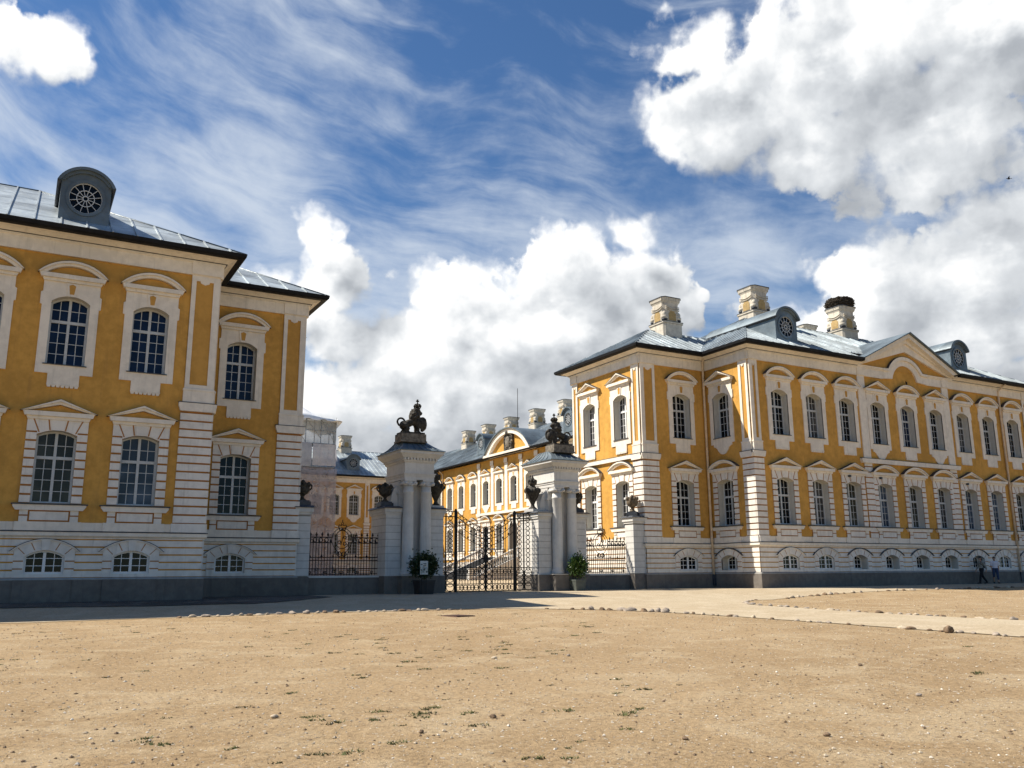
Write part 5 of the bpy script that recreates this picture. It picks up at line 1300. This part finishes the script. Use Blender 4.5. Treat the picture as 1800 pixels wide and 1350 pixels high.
# ------------------------------------------------------------------ two people walking along the long front
def cap_(mb, pts, m, k=1): limb(mb, pts, m, 9)
def person(x, y, rz, label, top, trous, shirtm, trm, skin, hairm, stride, bag=None, hair_len=0):
    """built facing +x; every garment is one fused surface over one fused body"""
    z = h1(x, y)+.02; t = thing('person', (x, y, z), label, 'person', 'people walking by the long wing', rz); H = 1.76
    hip = .92; a = stride; body = MB()
    kn = [(a*.42, .10, .50), (-a*.22, -.10, .49)]; an = [(a*.62, .10, .09), (-a*.80, -.10, .14)]; toe = [(a*.62+.19, .11, .035), (-a*.80+.15, -.11, .035)]
    for s, k, n_, tt in ((1, kn[0], an[0], toe[0]), (-1, kn[1], an[1], toe[1])):
        limb(body, [(0, s*.095, hip, .085), (k[0], k[1], k[2], .058), (n_[0], n_[1], n_[2], .038)], skin)
    body.ell((0, 0, 1.0), (.11, .155, .13), skin); body.ell((0, 0, 1.17), (.10, .14, .17), skin); body.ell((.01, 0, 1.34), (.11, .175, .15), skin); limb(body, [(0, 0, 1.44, .065), (.015, 0, 1.54, .052)], skin)
    body.ell((.03, 0, 1.64), (.095, .075, .115), skin); body.ell((.125, 0, 1.62), (.022, .014, .022), skin); body.ell((.115, 0, 1.585), (.018, .026, .010), skin)
    for s in (-1, 1): body.ell((.02, s*.078, 1.635), (.022, .010, .030), skin); body.ell((.112, s*.03, 1.655), (.010, .016, .008), skin)
    hands = []
    for s, sw in ((1, -a*.55), (-1, a*.55)):
        e = (sw*.45 - .04, s*.235, 1.14); w = (sw*.9 + .03, s*.235, .90); limb(body, [(0, s*.185, 1.40, .058), (e[0], e[1], e[2], .044), (w[0], w[1], w[2], .030)], skin); hands.append((w, s))
        px, py, pz = w; body.ell((px+.01, py, pz-.055), (.038, .018, .052), skin)
        for i, (dx, ln) in enumerate(((-.026, .058), (-.009, .072), (.009, .076), (.026, .066))):
            limb(body, [(px+.01+dx, py, pz-.09, .0095), (px+.02+dx, py-s*.004, pz-.09-ln*.55, .009), (px+.03+dx, py-s*.014, pz-.09-ln, .0075)], skin, 6)
        limb(body, [(px+.035, py-s*.004, pz-.03, .011), (px+.062, py-s*.012, pz-.065, .0095), (px+.068, py-s*.016, pz-.095, .008)], skin, 6)
    link('body', fuse(body, 'body', .0125, 1), t)
    g = MB(); g.ell((0, 0, 1.0), (.135, .18, .12), trm)
    for s, k, n_ in ((1, kn[0], an[0]), (-1, kn[1], an[1])): limb(g, [(0, s*.098, hip+.02, .105), (k[0], k[1], k[2], .078), (n_[0]-.005, n_[1], n_[2]+(.0 if trous == 'long' else .2), .062)], trm)
    link('trousers', fuse(g, 'trousers', .016, 1), t)
    g = MB(); g.ell((0, 0, 1.02), (.135, .178, .10), shirtm); g.ell((0, 0, 1.17), (.128, .168, .19), shirtm); g.ell((.01, 0, 1.33), (.135, .20, .15), shirtm); g.ell((0, 0, 1.43), (.08, .13, .06), shirtm)
    for s, sw in ((1, -a*.55), (-1, a*.55)):
        e = (sw*.45 - .04, s*.235, 1.14); q = .75 if top == 'tee' else 1.0
        limb(g, [(0, s*.18, 1.40, .075), (e[0]*q, s*(.185+.05*q), 1.40 - .26*q, .064)] + ([(sw*.8, s*.235, .96, .05)] if top != 'tee' else []), shirtm)
    link('shirt', fuse(g, 'shirt', .016, 1), t)
    g = MB(); g.ell((.012, 0, 1.685), (.108, .088, .095), hairm, None, 14, 9); g.ell((-.03, 0, 1.63), (.075, .082, .10 + hair_len*.5), hairm)
    link('hair', fuse(g, 'hair', .012, 1), t)
    g = MB()
    for n_, tt, s in ((an[0], toe[0], 1), (an[1], toe[1], -1)): limb(g, [(n_[0]-.05, n_[1], max(n_[2]-.045, .04), .042), (tt[0]-.06, tt[1], .045, .045), (tt[0], tt[1], .038, .034)], hairm)
    link('shoes', fuse(g, 'shoes', .014, 1), t)
    if bag:
        g = MB(); g.ell((-.20, 0, 1.22), (.09, .14, .20), bag); 
        for s in (-1, 1): g.tube([(-.17, s*.10, 1.05), (0, s*.16, 1.20), (.14, s*.13, 1.32), (.06, s*.12, 1.47), (-.12, s*.10, 1.40)], .022, bag, 6)
        link('backpack', fuse(g, 'backpack', .018, 1), t)
    return t
SKIN = simple('skin', (.38, .22, .15), .55, 0, .05, 8, bmp=0); HAIR = simple('dark_hair', (.015, .012, .01), .6, 0, .3, 20); TEE = simple('white_tee_shirt', (.62, .60, .66), .9, 0, .05, 6); JEAN = simple('blue_denim', (.035, .05, .10), .9, 0, .25, 9); GREY = simple('grey_beige_shirt', (.25, .245, .215), .9, 0, .1, 6); BLKC = simple('black_cloth', (.012, .012, .014), .9, 0, .2, 6)
person(56.3, 36.35, 2.72, 'dark-haired person in a pale grey shirt and black trousers walking with a dark backpack', 'long', 'long', GREY, BLKC, SKIN, HAIR, .42, BLKC, .14)
person(57.4, 36.1, 3.95, 'person in a white tee shirt and blue jeans walking by the long wing', 'tee', 'short', TEE, JEAN, SKIN, HAIR, .20)

# ------------------------------------------------------------------ stork nest and birds
def nest(x, y, z):
    t = MB(); r = random.Random(9)
    for k in range(900):
        a = r.uniform(0, 6.28); hh = r.uniform(-.04, .72); rad = (.86 + .16*math.sin(math.pi*min(max(hh, 0)/.72, 1)))*(1 + r.gauss(0, .035)); w = a + r.gauss(1.57, .28)
        p = Vector((rad*math.cos(a), rad*math.sin(a), hh)); d = Vector((math.cos(w), math.sin(w), r.gauss(0, .18)))*r.uniform(.10, .30); t.tube([p-d, p+d], r.uniform(.012, .026), WOOD, 4, smooth=False)
    t.lathe([(.80, -.05), (.95, .1), (1.0, .36), (.93, .62), (.72, .70), (.4, .66), (.1, .62)], WOOD, 0, 0, 0, 24); return tag(t.build('stork_nest', None, (x, y, z)), 'large dark stork nest of twigs on top of a chimney of the right wing', 'nest')
nest(54.5, 44.3, 20.96)
def bird(x, y, z, s, rz, fly, label):
    m = BLKC; mb = MB(); mb.ell((0, 0, 0), (.13, .06, .06), m, Matrix.Rotation(-.1 if fly else -.6, 3, 'Y')); mb.ell((.13, 0, .04 if fly else .11), (.045, .04, .04), m)
    mb.add([(.17, -.012, .04 if fly else .11), (.17, .012, .04 if fly else .11), (.22, 0, .03 if fly else .10), (.17, 0, .06 if fly else .13)], [(0, 1, 2), (0, 2, 3), (1, 3, 2), (0, 3, 1)], m)
    k = -.0 if fly else -.07
    mb.add([(-.1, -.03, k), (-.1, .03, k), (-.27, .05, k-.03), (-.27, -.05, k-.03), (-.18, 0, k+.02)], [(0, 3, 4), (3, 2, 4), (2, 1, 4), (1, 0, 4), (0, 1, 2, 3)], m); o = tag(mb.build('bird', None, (x, y, z), rz), label, 'bird'); o.scale = (s, s, s); mb = MB()
    for q in (-1, 1):
        if fly: mb.add([(.07, q*.03, .02), (-.07, q*.03, .02), (-.06, q*.22, .08), (.05, q*.24, .09), (-.10, q*.44, .05), (0, q*.03, .045), (0, q*.23, .105)], [(0, 5, 6, 3), (5, 1, 2, 6), (3, 6, 4), (6, 2, 4), (0, 3, 4, 2, 1)], m)
        else:
            mb.ell((-.03, q*.05, 0), (.12, .02, .045), m, Matrix.Rotation(-.6, 3, 'Y')); mb.tube([(0, q*.025, -.04), (.01, q*.025, -.125)], .007, m, 5)
    mb.build('wing', o)
    return o
bird(51.15, 36.78, 13.24, .8, 3.6, False, 'small dark bird perched on the window hood under the gable')
bird(74.19, 41.0, 35.03, 1.0, 2.2, True, 'small dark bird flying against the grey cloud at upper right')
